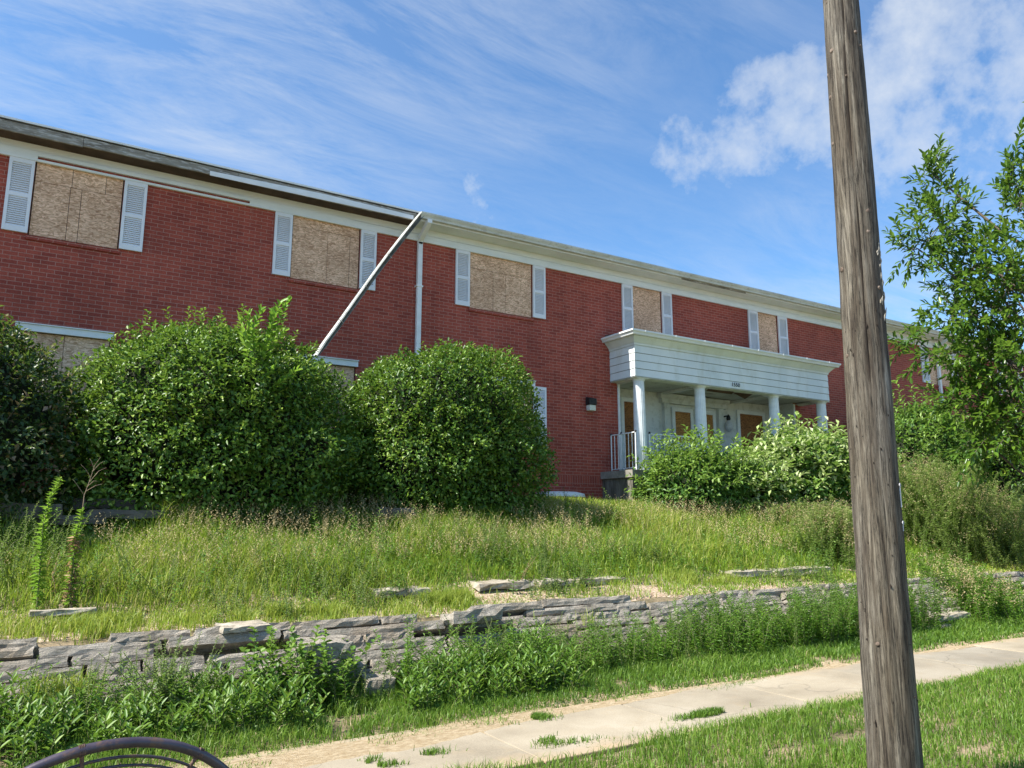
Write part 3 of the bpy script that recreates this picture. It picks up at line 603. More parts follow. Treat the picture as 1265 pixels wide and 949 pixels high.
# railings
def railing(p0, p1, z0=2.78, z1=3.56, n=8):
    p0, p1 = np.array(p0), np.array(p1); b = MB()
    b.tube([(*p0, z1), (*p1, z1)], .014, 6); b.tube([(*p0, z0), (*p1, z0)], .012, 6)
    for k in range(n+1):
        q = p0+(p1-p0)*k/n; b.tube([(*q, 2.722 if k in (0, n) else z0), (*q, z1+(.02 if k in (0, n) else 0))], .015 if k in (0, n) else .009, 6)
    o = b.build('railing', M['white'], bl)
    c_ = MB()
    for k in (0, n//2, n):
        q = p0+(p1-p0)*k/n; c_.tube([(q[0], q[1], z1+.0), (q[0], q[1], z1+.025), (q[0], q[1], z1+.05)], [.02, .028, .008], 8)
    c_.build('finial', M['black'], o)
railing((11.22, 13.72), (11.22, 12.88), n=7); railing((11.74, 13.0), (13.28, 13.0), n=14)
b = MB(); b.tube([(13.3, 12.95, 3.5), (12.75, 12.9, 3.05)], .012, 6); b.tube([(13.0, 12.92, 3.35), (13.35, 12.9, 3.0)], .01, 6); b.build('bent_rail', M['white'], bl)
# doors in the back wall (boarded)
def door(x0, x1, z0, z1, m, v0=0.0, parts=None):
    b = MB(); t = .1; y0, y1 = PBK-.05, PBK-.002
    b.box(x0-t, x0, y0, y1, 2.722, z1); b.box(x1, x1+t, y0, y1, 2.722, z1); b.box(x0-t, x1+t, y0, y1, z1+.001, z1+t)
    if z0 > 2.8: b.box(x0, x1, y0+.01, y1, 2.722, z0-.001)
    o = b.build('door', M['white'], bl)
    for a, c_ in (parts or [(0, 1)]):
        b = MB(); b.box(x0+.004, x1-.004, PBK-.03, PBK-.003, z0+(z1-z0)*a+.004, z0+(z1-z0)*c_-.004); b.build('board', m, o)
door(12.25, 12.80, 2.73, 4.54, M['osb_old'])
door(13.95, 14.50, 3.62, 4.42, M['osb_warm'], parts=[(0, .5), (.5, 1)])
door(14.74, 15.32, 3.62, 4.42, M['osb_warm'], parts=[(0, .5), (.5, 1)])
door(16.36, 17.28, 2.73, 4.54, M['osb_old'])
b = MB(); b.box(13.55, 13.72, PBK-.09, PBK-.003, 2.722, 4.60); b.box(15.50, 15.68, PBK-.09, PBK-.003, 2.722, 4.60); b.box(13.45, 15.78, PBK-.12, PBK-.003, 4.602, 4.72)
b.prism([(PBK-.12, 4.722), (PBK-.003, 4.722), (PBK-.003, 4.83), (PBK-.20, 4.83)], 13.38, 15.85); b.build('door_surround', M['porchwhite'], bl)
b = MB(); q = (15.78, PBK-.16); b.tube([(q[0], PBK-.004, 4.42), (q[0], q[1], 4.42)], .02, 8); b.tube([(*q, 4.46), (*q, 4.40), (*q, 4.34), (*q, 4.30)], [.01, .05, .06, .045], 12); pl_ = b.build('porch_lantern', M['black'], bl)
b = MB(); b.tube([(*q, 4.295), (*q, 4.22), (*q, 4.10), (*q, 4.02), (*q, 3.99)], [.04, .09, .105, .07, .02], 16); b.build('globe', M['zinc'], pl_)
# white window-well cover at the wall foot
b = MB(); V = []; F = []
for j, (r_, z_) in enumerate(((1.0, 2.14), (.97, 2.21), (.7, 2.25), (.02, 2.27))):
    for k in range(17):
        a = math.pi*k/16; V.append((9.78-.62*r_*math.cos(a), FY-.01-.5*r_*math.sin(a), z_))
for j in range(3):
    for k in range(16): F.append((j*17+k, j*17+k+1, (j+1)*17+k+1, (j+1)*17+k))
b.add(V, F, True); o = b.build('window_well_cover', M['white']); tag(o, 'low curved white cover lying against the brick wall foot, left of the porch', 'cover')

# fallen gutter length, hanging diagonally across the wall
gt = empty('broken_gutter', (6.12, FY-.5, 7.66), 'loose length of metal gutter hanging diagonally across the brick between a shutter and the downspout', 'gutter')
A = np.array([6.16, FY-.50, 7.68]); B_ = np.array([4.06, FY-.66, 4.50]); ax = unit(B_-A)
sd = unit(np.cross(ax, np.array([0, -1., 0]))); nn = np.cross(sd, ax)          # nn towards the viewer side
def gut(mname, nm, inner):
    b = MB(); w, dp, t = .088, .07, .004
    if inner: pr = [(-w/2+t, dp-.002), (-w/2+t, t), (w/2-t, t), (w/2-t, dp-.002)]
    else: pr = [(w/2, dp), (w/2+.012, dp*.7), (w/2, 0), (-w/2, 0), (-w/2-.002, dp)]
    n = 12; V = []
    for i in range(n+1):
        u = i/n; c_ = A+(B_-A)*u+nn*(-.05*math.sin(u*3.1))+sd*(.02*math.sin(u*5))
        tw = .55*u+.35; ca, sa = math.cos(tw), math.sin(tw)
        for (a, h) in pr:
            h2 = h-dp/2; wd = a*(1 if u < .93 else (1-(u-.93)*9)); V.append(c_+sd*(wd*ca-h2*sa)+nn*(wd*sa+h2*ca))
    m_ = len(pr); b.add(V, [(i*m_+k, i*m_+k+1, (i+1)*m_+k+1, (i+1)*m_+k) for i in range(n) for k in range(m_-1)])
    return b.build(nm, M[mname], gt)
gut('grimy2', 'outer_face', False); gut('grimy', 'trough', True)
b = MB()
for u in (.12, .33, .55, .78): 
    c_ = A+(B_-A)*u+nn*.03; b.tube([c_-sd*.055, c_+sd*.055], .006, 5)
b.build('hanger', M['oldwood'], gt)

# ------------------------------------------------------------------ utility pole
bp = onY(1106.5, 949, 3.29); bp = np.array([bp[0], 3.29, 0])*.87
base = np.array([bp[0], bp[1], 0.0])
hd = math.hypot(bp[0], bp[1])
tp = at(1038.5, 0, hd*1.0)
dirp = (tp-np.array([*at(1106, 949, hd)]))/(tp[2]-at(1106, 949, hd)[2])     # per metre of height
pole = empty('utility_pole', (base[0], base[1], 0), 'weathered grey-brown wooden utility pole, cracked and knotty, standing in the near grass', 'utility pole')
ref = at(1106, 949, hd)
def pc(z): return ref+dirp*(z-ref[2])
def pr_(z): return .149*(1-.047*(z+.16))
nseg = 56; rows = np.concatenate([np.arange(-.1, 6.2, .03), np.arange(6.2, 11, .3)]); V = []
ang = np.arange(nseg)*2*np.pi/nseg
ca0 = math.atan2(-bp[1], -bp[0])
crackang = ca0+.10
for z_ in rows:
    c_ = pc(z_); r_ = pr_(z_)
    Pn = np.stack([np.cos(ang)*2.2, np.sin(ang)*2.2, np.full(nseg, z_*.35)], 1)
    rr = r_*(1+.022*fbm(Pn, 2.0, 21)+.018*SinNoise(9, 12, 4)(Pn*np.array([1, 1, .6]))+.010*SinNoise(22, 14, 9)(Pn*np.array([1, 1, 1.5])))
    ck = crackang+.16*math.sin(z_*.9+.5)+.05*math.sin(z_*4)+(z_-3)*.05
    if z_ > 2.1:
        dd = np.abs((ang-ck+np.pi) % (2*np.pi)-np.pi); rr = rr-.022*np.exp(-(dd/.05)**2)*min(1, (z_-2.1)*2)
    ck2 = crackang-.75+.04*math.sin(z_*2); dd = np.abs((ang-ck2+np.pi) % (2*np.pi)-np.pi); rr = rr-.010*np.exp(-(dd/.05)**2)*(.5+.5*math.sin(z_*1.3))
    for a, q in zip(ang, rr): V.append((c_[0]+q*math.cos(a), c_[1]+q*math.sin(a), z_))
nr = len(rows)
b = MB(); b.add(V, [(i*nseg+k, i*nseg+(k+1) % nseg, (i+1)*nseg+(k+1) % nseg, (i+1)*nseg+k) for i in range(nr-1) for k in range(nseg)], True)
b.add(V[-nseg:], [tuple(range(nseg))]); b.build('shaft', M['pole'], pole)
b = MB()
for z_ in np.arange(2.25, 6.0, .04):
    pass
ckp = []
for z_ in np.arange(2.2, 6.1, .05):
    ck = crackang+.16*math.sin(z_*.9+.5)+.05*math.sin(z_*4)+(z_-3)*.05; c_ = pc(z_); r_ = pr_(z_)-.014
    ckp.append((c_[0]+r_*math.cos(ck), c_[1]+r_*math.sin(ck), z_))
b.tube(ckp, [.003+.006*abs(math.sin(i*.11)) for i in range(len(ckp))], 5); b.build('crack', M['crack'], pole)
b = MB()
for k in range(24):
    a = ca0+rng.uniform(-1.4, 1.4); z_ = rng.uniform(.5, 5.6); c_ = pc(z_); r_ = pr_(z_)
    u = np.array([math.cos(a), math.sin(a), 0]); s_ = rng.uniform(.006, .019); q = c_+u*(r_-.004)
    b.tube([q, q+u*.005, q+u*.0065], [s_, s_*.9, s_*.3], 9)
b.build('knots', M['knot'], pole)
b = MB()
for k in range(40):
    a = ca0+rng.uniform(-1.3, 1.3); z_ = rng.uniform(.4, 3.2); c_ = pc(z_); r_ = pr_(z_)
    u = np.array([math.cos(a), math.sin(a), 0]); q = c_+u*(r_-.006); h = rng.uniform(.008, .02)
    b.tube([q-np.array([0, 0, h]), q+u*.0075, q+np.array([0, 0, h])], [.001, rng.uniform(.003, .005), .001], 6)
b.build('nail_holes', M['crack'], pole)
b = MB()
for k in range(16):
    a = ca0+rng.uniform(.95, 1.5); z_ = float(at(1106, rng.uniform(300, 400), hd)[2]); c_ = pc(z_); r_ = pr_(z_)
    u = np.array([math.cos(a), math.sin(a), 0]); q = c_+u*(r_-.002); h = rng.uniform(.008, .03)
    b.tube([q-np.array([0, 0, h]), q+u*.004, q+u*rng.uniform(.004, .012)+np.array([0, 0, h])], [.004, .006, .001], 5)
b.build('splinters', M['splinter'], pole)
bpy.context.view_layer.update()
_p = {o.name: o for o in pole.children}
with bpy.context.temp_override(active_object=_p['shaft'], object=_p['shaft'], selected_objects=[_p[k] for k in ('shaft', 'crack', 'knots', 'nail_holes')], selected_editable_objects=[_p[k] for k in ('shaft', 'crack', 'knots', 'nail_holes')]): bpy.ops.object.join()
ea = ca0+1.22
def pp(z_, a, o=.006): c_ = pc(z_); r_ = pr_(z_)+o; return (c_[0]+r_*math.cos(a), c_[1]+r_*math.sin(a), z_)
def pz(y): return float(at(1106, y, hd)[2])
b = MB(); b.tube([pp(pz(602), ea), pp(pz(627), ea)], .004, 6); 
for y in (600, 646):
    rg = [np.array(pp(pz(y), ea, .008))+.010*np.array([-math.sin(ea)*math.cos(t), math.cos(ea)*math.cos(t), math.sin(t)]) for t in np.linspace(0, 2*math.pi, 13)]; b.tube(rg, .0028, 5)
b.tube([pp(pz(648), ea), pp(pz(656), ea)], .003, 5); b.build('eye_staple', M['zinc'], pole)

# ------------------------------------------------------------------ round metal rack in the near left corner
d_, lat, zc, al, ti, R1, R2 = 2.224, -1.13, .573, .718, -.237, .468, .431
Fh = unit(np.array([CF[0], CF[1], 0])); Rh = CR
cw = Fh*d_+Rh*lat+np.array([0, 0, zc]); uu = math.cos(al)*Rh+math.sin(al)*Fh; n_ = -math.sin(al)*Rh+math.cos(al)*Fh
ww = math.cos(ti)*np.array([0, 0, 1])+math.sin(ti)*n_; n2 = np.cross(uu, ww)
rk = empty('metal_hoop', (cw[0], cw[1], 0), 'dark curved metal hoop with thin inner rods and rusty bindings at the bottom left corner', 'metal hoop')
def circ(r, off=0, n=72): return [cw+r*(math.cos(t)*uu+math.sin(t)*ww)+n2*off for t in np.linspace(0, 2*math.pi, n+1)]
b = MB(); b.tube(circ(R1), .0135, 12, cap=False); b.build('outer_tube', M['tubemetal'], rk)
b = MB(); b.tube(circ(R2), .0042, 8, cap=False); b.build('inner_rod', M['tubemetal'], rk); b = MB(); b.tube(circ(R2-.018, .012), .004, 8, cap=False); b.build('inner_rod', M['tubemetal'], rk)
def cp(r, a, off=0): return cw+r*(math.cos(a)*uu+math.sin(a)*ww)+n2*off
sa = [math.radians(q) for q in (97, 58, 140, 180, 220, 270, 320, 20)]
for a in sa:
    b = MB(); b.tube([cp(.03, a), cp(R1-.008, a)], .0055, 8); sp_ = b.build('spoke', M['rust'], rk)
b = MB()
for a in sa:
    for q in (-.012, -.004, .004, .012): b.tube([cp(R1+.0155, a+q), cp(R1, a+q, .0155), cp(R1-.0155, a+q), cp(R1, a+q, -.0155), cp(R1+.0155, a+q)], .0022, 5)
b.build('binding', M['rust'], rk)
b = MB(); b.tube([cw-n2*.04, cw+n2*.04], .03, 16); b.build('hub', M['tubemetal'], rk)
b = MB(); g0 = cp(R1, math.radians(270)); b.tube([g0, (g0[0], g0[1], -.03)], .012, 8); b.build('foot', M['tubemetal'], rk)

# ------------------------------------------------------------------ vegetation
def bush(name, label, cat, c, rad, zb, zt, m, n, leaf=(.055, .03), seed=1, shoots=60, group=None, pw=2.6, lump=.07, shootlen=.35, dens_core=True, shootL=1.2):
    r_ = np.random.default_rng(seed); global rng
    e = empty(name, (c[0], c[1], zb), label, cat, group)
    cz = zb+(zt-zb)*.45; hz_up = zt-cz; hz_dn = cz-zb
    D = unit(r_.normal(size=(n*2, 3))); D = D[D[:, 2] > -.85][:n]; n = len(D)
    ang = np.stack([D[:, 0], D[:, 1], D[:, 2]], 1)
    hz = np.where(D[:, 2] > 0, hz_up, hz_dn)
    A_ = np.stack([np.full(n, rad[0]), np.full(n, rad[1]), hz], 1)
    pwv = np.where(D[:, 2] < 0, 3.6, pw); base = (np.abs(D/A_)**pwv[:, None]).sum(1)**(-1/pwv)
    lum = 1+lump*fbm(D, 2.6, seed+30, 2)+.05*SinNoise(9, 14, seed+50)(D)+.05*SinNoise(20, 16, seed+51)(D)+.035*SinNoise(48, 16, seed+52)(D)
    u = 1-np.abs(r_.normal(0, .085, n)); u = np.clip(u, .62, 1)
    P = np.array([c[0], c[1], cz])+D*(base*lum*u)[:, None]
    out = unit(D/A_**1.0)
    LD = out*.5+r_.normal(size=(n, 3))*.55+np.array([0, 0, .05]); NN = out*.55+np.array([0, 0, .75])+r_.normal(size=(n, 3))*.38
    L = leaf[0]*r_.uniform(.7, 1.3, n); W = leaf[1]*r_.uniform(.8, 1.2, n)
    rnd = .5+.14*fbm(P, 1.6, seed+70)+r_.normal(0, .24, n)
    Vs = [leafverts(P, LD, NN, L, W)]; Rs = [rnd]; b = MB()
    # shoots poking out of the outline
    for k in range(shoots):
        d = unit(r_.normal(size=3)); d[2] = abs(d[2])*.9-.1; d = unit(d)
        hzk = hz_up if d[2] > 0 else hz_dn
        bb = (abs(d[0]/rad[0])**pw+abs(d[1]/rad[1])**pw+abs(d[2]/hzk)**pw)**(-1/pw)
        q = np.array([c[0], c[1], cz])+d*bb*.95; gd = unit(d*.8+np.array([0, 0, .7])+r_.normal(size=3)*.3); ln = shootlen*r_.uniform(.35, shootL)
        m_ = int(max(5, ln/leaf[0]*2.6)); t = np.linspace(.15, 1, m_); Pp = q+gd*(t*ln)[:, None]; a = np.arange(m_)*2.4
        s1 = unit(np.cross(gd, [0, 0.3, 1])); s2 = np.cross(gd, s1); rd = np.cos(a)[:, None]*s1+np.sin(a)[:, None]*s2
        Vs.append(leafverts(Pp, gd*.55+rd*.8, np.broadcast_to(np.array([0, 0, 1.]), (m_, 3))+rd*.3, leaf[0]*r_.uniform(.8, 1.3, m_), leaf[1]*np.ones(m_)))
        Rs.append(r_.normal(.78, .12, m_)); b.tube([q, q+gd*ln], [.004, .002], 4, cap=False)
    soup('foliage', np.concatenate(Vs), LT_, np.concatenate(Rs), m, e)
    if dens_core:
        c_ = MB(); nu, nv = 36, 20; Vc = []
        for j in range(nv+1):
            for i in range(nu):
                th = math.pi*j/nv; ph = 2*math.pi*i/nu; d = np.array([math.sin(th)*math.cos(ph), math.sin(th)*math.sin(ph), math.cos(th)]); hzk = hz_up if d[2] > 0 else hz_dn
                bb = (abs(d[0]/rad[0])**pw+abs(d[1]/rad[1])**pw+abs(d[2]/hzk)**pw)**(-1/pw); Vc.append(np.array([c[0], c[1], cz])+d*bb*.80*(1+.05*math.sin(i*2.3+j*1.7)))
        c_.add(Vc, [(j*nu+i, (j+1)*nu+i, (j+1)*nu+(i+1) % nu, j*nu+(i+1) % nu) for j in range(nv) for i in range(nu)], True); c_.build('dark_core', M['inner'], e)  # solid dark core standing in for the shaded bush interior
    for k in range(14):
        a = r_.uniform(0, 6.28); rr = r_.uniform(.0, .2); s_ = np.array([c[0]+rr*math.cos(a), c[1]+rr*math.sin(a), zb-.15]); d = np.array([math.cos(a)*rad[0]*.75, math.sin(a)*rad[1]*.75, (zt-zb)*r_.uniform(.5, .85)])
        b.tube([s_, s_+d*np.array([.3, .3, .5]), s_+d], [.03, .02, .008], 6, cap=False)
    b.build('stems', M['bark'], e)
    return e
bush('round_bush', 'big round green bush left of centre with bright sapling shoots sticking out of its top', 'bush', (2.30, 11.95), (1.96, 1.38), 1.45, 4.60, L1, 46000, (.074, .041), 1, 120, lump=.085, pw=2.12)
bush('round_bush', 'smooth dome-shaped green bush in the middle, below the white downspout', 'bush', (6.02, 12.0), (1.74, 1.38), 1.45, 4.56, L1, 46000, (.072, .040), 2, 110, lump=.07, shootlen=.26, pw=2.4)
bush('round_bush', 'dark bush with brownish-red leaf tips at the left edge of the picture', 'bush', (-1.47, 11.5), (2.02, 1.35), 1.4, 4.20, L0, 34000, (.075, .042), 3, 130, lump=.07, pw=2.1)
bush('porch_bush', 'blue-green leafy bush in front of the second porch column', 'bush', (12.05, 11.95), (1.2, .85), 1.7, 3.05, L5, 8500, (.115, .055), 4, 200, lump=.14, shootlen=.55, pw=2.1)
bush('porch_bush', 'pale-leaved bush at the right end of the porch, beside the utility pole', 'bush', (15.6, 11.9), (1.6, 1.05), 1.6, 3.66, L2, 10500, (.165, .075), 5, 260, lump=.12, shootlen=.5, pw=2.1)
bush('porch_bush', 'small pale-leaved bush filling the gap between the two larger bushes at the porch steps', 'bush', (13.6, 11.7), (.95, .75), 1.65, 2.85, L2, 4200, (.15, .07), 6, 140, lump=.14, shootlen=.5, pw=2.1)
bush('thicket_bush', 'yellow-green fern-leaved thicket just right of the pole against the brick wall', 'bush', (21.3, 12.2), (2.3, 1.1), 1.8, 4.75, L5, 13000, (.16, .06), 8, 150, lump=.14, shootlen=.8, pw=2.1)
bush('thicket_bush', 'dark green bush under the tree at the right edge of the picture', 'bush', (24.5, 11.0), (2.4, 1.4), 1.4, 4.6, L3, 16000, (.14, .06), 9, 90, lump=.12, shootlen=.5, pw=2.1)
bush('wall_sapling', 'small dark green shrub growing against the brick just right of the pole', 'shrub', (20.6, 13.45), (.38, .28), 2.0, 4.9, L3, 2600, (.07, .03), 10, 25, lump=.2, shootlen=.3, pw=1.8)

def sprigs(name, segs, m, parent, leaf, per_m=26, six=True, stemmat='stem', seed=0, tipcol=.15, rn=.5):
    """segs: list of (base, dir, length)"""
    r_ = np.random.default_rng(seed); Vs = []; Rs = []; b = MB(); fn = leafverts6 if six else leafverts
    for q, gd, ln in segs:
        q = np.array(q, float); gd = unit(np.array(gd, float)); m_ = max(4, int(ln*per_m)); t = np.linspace(.12, 1, m_)
        bend = np.array([0, 0, -.12*ln])
        Pp = q+gd*(t*ln)[:, None]+bend*(t**2)[:, None]; a = np.arange(m_)*2.4+r_.uniform(0, 6)
        s1 = unit(np.cross(gd, [.1, .3, 1])); s2 = np.cross(gd, s1); rd = np.cos(a)[:, None]*s1+np.sin(a)[:, None]*s2
        Ld = gd*(.45+.6*t[:, None])+rd*(.9-.35*t[:, None])+r_.normal(size=(m_, 3))*.15
        Nn = np.array([0, 0, 1.])+rd*.25+r_.normal(size=(m_, 3))*.3
        Vs.append(fn(Pp, Ld, Nn, leaf[0]*r_.uniform(.7, 1.2, m_), leaf[1]*r_.uniform(.8, 1.2, m_), .2)); Rs.append(rn+tipcol*t+r_.normal(0, .14, m_)+r_.normal(0, .08))
        b.tube([q, q+gd*ln*.5+bend*.25, q+gd*ln+bend], [.006*ln+.002, .004, .0015], 4, cap=False)
    o = soup(name, np.concatenate(Vs), LT6 if six else LT_, np.concatenate(Rs), m, parent)
    return o, b
# sapling growing through the left bush
sp_ = empty('sapling', (3.15, 11.2, 1.7), 'bright yellow-green sapling growing up through the big left bush', 'sapling')
segs = []; b0 = MB()
for px, py, qx, qy in ((318, 455, 308, 382), (322, 450, 345, 368), (325, 440, 352, 405), (315, 470, 300, 405), (320, 480, 335, 455), (318, 500, 300, 480), (322, 500, 345, 470), (318, 470, 332, 420), (316, 440, 297, 390), (335, 420, 356, 366), (305, 430, 322, 378), (330, 425, 338, 380), (322, 500, 365, 452), (318, 505, 290, 470)):
    yy = 10.72; a_ = onY(px, py, yy); c_ = onY(qx, qy, yy-.1+rng.uniform(-.1, .1)); segs.append((a_, c_-a_, np.linalg.norm(c_-a_)*1.05))
o, b = sprigs('foliage', segs, L4, sp_, (.115, .052), 34, seed=5); q = onY(318, 500, 10.95); b.tube([(q[0], 11.3, 1.7), (q[0], 11.1, 3.0), q, onY(320, 440, 10.95)], [.015, .012, .009, .006], 6); b.build('stem', M['stem'], sp_)

# tree at the right, trunk just outside the frame
tb = at(1342, 700, 16.5); tz = float(gz(tb[0], tb[1])); tree = empty('oak_tree', (tb[0], tb[1], tz), 'leafy green tree with long narrow leaves and spiky top shoots at the right edge', 'tree')
def T(px, py, dd=0): return at(px, py, 16.5+dd)
r_ = np.random.default_rng(77); bt = MB()
trunk = [(tb[0], tb[1], tz-.1), (tb[0]+.05, tb[1], tz+1.2), tuple(T(1338, 420)), tuple(T(1330, 200)), tuple(T(1318, 20))]
bt.tube(trunk, [.17, .15, .11, .07, .03], 10)
# (centre px, py, radius px x, radius px y, depth spread m, number of sprigs, up-bias)
blobs = [(1163, 275, 38, 60, .7, 70, .9), (1152, 215, 14, 28, .3, 16, 1.6), (1205, 330, 50, 50, .9, 85, .6), (1135, 308, 26, 18, .5, 18, .3), (1190, 385, 55, 35, 1.0, 80, .3), (1245, 350, 45, 60, 1.2, 90, .6),
         (1262, 250, 26, 55, .7, 45, 1.3), (1300, 300, 45, 160, 1.6, 140, .8), (1200, 440, 52, 32, 1.0, 95, .2), (1135, 422, 30, 14, .5, 12, .0), (1205, 492, 42, 26, .9, 60, .0), (1245, 450, 45, 45, 1.2, 90, .2), (1250, 520, 40, 40, 1.2, 70, -.1), (1215, 545, 28, 28, .9, 34, -.2), (1320, 480, 60, 90, 1.6, 120, .2), (1340, 120, 50, 120, 1.5, 70, 1.0)]
segs = []; anchor = T(1335, 420)
for (px, py, rx, ry, dp, ns, up) in blobs:
    cen = T(px, py); src = T(1335, min(620, py+130))
    mid_ = (cen+src)/2+np.array([0, 0, -.2]); bt.tube([src, mid_, cen], [.05, .03, .012], 7)
    for k in range(int(ns*(.85 if py < 380 else .9))):
        d = unit(r_.normal(size=3)); rr = r_.uniform(0, 1)**.45
        q = T(px+d[0]*rx*rr*.85, py-d[2]*ry*rr*.85, d[1]*dp*rr)
        gd = unit((q-cen)*1.2+np.array([-.05, 0, up*.55])+r_.normal(size=3)*.35)
        segs.append((q, gd, r_.uniform(.3, .62)))
        if k % 4 == 0: bt.tube([cen+(q-cen)*.1, q], [.012, .005], 4, cap=False)
for px, py, qx, qy in ((1152, 240, 1153, 180), (1172, 280, 1192, 218), (1195, 300, 1194, 225), (1245, 240, 1262, 140), (1232, 300, 1248, 195), (1250, 260, 1240, 250), (1150, 300, 1103, 303), (1145, 322, 1120, 305), (1150, 330, 1128, 335), (1160, 420, 1100, 418), (1150, 440, 1108, 465), (1170, 385, 1143, 372), (1210, 305, 1228, 282), (1140, 265, 1122, 238), (1145, 240, 1130, 205)):
    a_ = T(px, py); c_ = T(qx, qy, r_.uniform(-.3, .3)); segs.append((a_, c_-a_, np.linalg.norm(c_-a_)))
o, b = sprigs('crown', segs, L3, tree, (.155, .058), 27, seed=8, tipcol=.2, rn=.42); bt.build('trunk', M['bark'], tree); b.build('twigs', M['bark'], tree)

# grass ---------------------------------------------------------------
def scatter(n, x0, x1, y0, y1, near=True):
    # density falls with distance from the camera so that far blades do not crowd
    P = np.stack([rng.uniform(x0, x1, n), rng.uniform(y0, y1, n)], 1)
    d = np.hypot(P[:, 0], P[:, 1]); keep = rng.random(n) < np.clip((7.0/d)**1.3, .12, 1); P = P[keep]
    rel = np.arctan2(P[:, 0], P[:, 1])-YAW
    P = P[np.abs(rel) < math.radians(46)]
    return np.column_stack([P, gz(P[:, 0], P[:, 1])])
def edge(P, f, s_): return fbm(np.column_stack([P[:, :1], np.zeros((len(P), 1)), np.full((len(P), 1), s_)]), f, 5)
def grass(name, P, h, w, lean, rnd, m):
    return tag(soup(name, blades(P, h, w, lean, rnd), BT, rnd, m), kind='stuff')
def scl(P): return np.clip(np.hypot(P[:, 0], P[:, 1])/7, 1, 2.5)
# near verge
P = scatter(290000, -3, 22, 1.0, 4.85); pat = fbm(P*np.array([1, 1, 0]), 1.1, 12)
ed_ = 4.81+.11*edge(P, 1.5, 2)+.05*edge(P, 6, 8); bare = (pat > .85)
bare |= fbm(P*np.array([1, 1, 0]), 4.5, 33) > 1.0
for px, py, rr in ((1050, 912, .22), (700, 938, .3), (860, 900, .15), (1190, 935, .15), (985, 925, .12)):
    q = CC+ray(px, py)*(-1.6/ray(px, py)[2]); bare |= ((P[:, 0]-q[0])/2)**2+(P[:, 1]-q[1])**2*4 < (rr*(1+.5*fbm(P, 5, 3)))**2
P = P[(P[:, 1] < ed_) & ~(bare & (rng.random(len(P)) < .88))]; pat = fbm(P*np.array([1, 1, 0]), 1.6, 13)
h = rng.uniform(.04, .12, len(P))*(1+.5*pat); grass('verge_grass', P, np.clip(h, .03, .16), .006*scl(P), .9, .45+.22*pat+rng.normal(0, .2, len(P)), LG)
# beyond the sidewalk
P = scatter(200000, -3, 24, 5.5, 7.1); ed_ = 5.80+.17*edge(P, 1.3, 1)+.14*edge(P, 5, 7)+rng.exponential(.05, len(P))-.05; P = P[P[:, 1] > ed_]; hol = fbm(P*np.array([1, 1, 0]), 3.2, 36); P = P[(hol < .55) | (rng.random(len(P)) < .12)]
pat = fbm(P*np.array([1, 1, 0]), 1.5, 15); tt = np.clip((P[:, 1]-5.9)/1.2, 0, 1)
grass('strip_grass', P, rng.uniform(.04, .10, len(P))*(1+1.2*tt)*(1+.3*pat), .0065*scl(P), 1.0, .40+.22*pat+rng.normal(0, .2, len(P)), LG)
P = scatter(30000, -3, 24, 5.35, 6.1); lo_ = np.interp(P[:, 0], [1, 2.4, 3.6, 5, 7], [5.45, 5.52, 5.66, 5.74, 5.78]); sp2 = fbm(P*np.array([1, 1, 0]), 4, 52)
P = P[(P[:, 1] > lo_) & (sp2 > .25)]; P[:, 2] = np.maximum(P[:, 2], 0)
grass('edge_grass', P, rng.uniform(.02, .06, len(P)), .006*scl(P), 1.3, rng.normal(.6, .25, len(P)), LG)
# tufts on the sidewalk joints
def tuft(cx_, cy_, rx, ry, n, h, m, name='grass_tuft', label=None, rn=.45, lean=1.1, w=.006, cat='grass tuft', z=None):
    P = np.column_stack([cx_+rng.normal(0, rx, n*2), cy_+rng.normal(0, ry, n*2)])
    P = P[fbm(np.column_stack([P, 0*P[:, :1]]), 7, 63) > 0]; n = len(P); zz = np.maximum(gz(P[:, 0], P[:, 1]), z if z is not None else -9)
    P = np.column_stack([P, zz]); r2 = rn+rng.normal(0, .16, n)
    return tag(soup(name, blades(P, h*rng.uniform(.5, 1.2, n), np.full(n, w), lean, r2), BT, r2, m), label, cat)
def onZ(px, py, z=0):
    d = ray(px, py); return CC+d*((z-CC[2])/d[2])
for px, py, rx, ry, n, lb in ((657, 888, .11, .05, 700, 'small green tuft on the middle of the sidewalk'), (712, 912, .16, .05, 900, 'low green tuft at the near edge of the sidewalk, beneath the middle tuft'), (873, 883, .16, .035, 700, 'spreading tuft on the sidewalk joint left of the pole'),
                              (485, 941, .18, .05, 1100, 'dark green tuft lying on the sidewalk at the bottom edge of the picture'), (800, 852, .2, .06, 1000, 'grass tongue creeping over the far edge of the sidewalk')):
    q = onZ(px, py, 0); tuft(q[0], q[1], rx, ry, n, .055, LG, label=lb, z=0.0, rn=.35)
# upper terrace
P = scatter(450000, -4, 26, 7.75, 13.2); pat = fbm(P*np.array([1, 1, 0]), .8, 17); p2 = fbm(P*np.array([1, 1, 0]), 2.2, 18)
benchmask = (P[:, 1] < 8.5)
keep = ~(benchmask & (p2 > .62+.5*(rng.random(len(P))-.5))); P = P[keep]; pat = pat[keep]; p2 = p2[keep]
hh = np.interp(P[:, 1], [7.7, 8.5, 8.9, 9.6, 10.6, 12, 13.2], [.11, .17, .30, .40, .36, .24, .14])*(1+.25*pat)
grass('tall_grass', P, hh*rng.uniform(.4, 1.15, len(P))*(1+.6*p2), .0062*scl(P), 1.15, .42+.2*pat+.14*p2+rng.normal(0, .22, len(P)), LT)
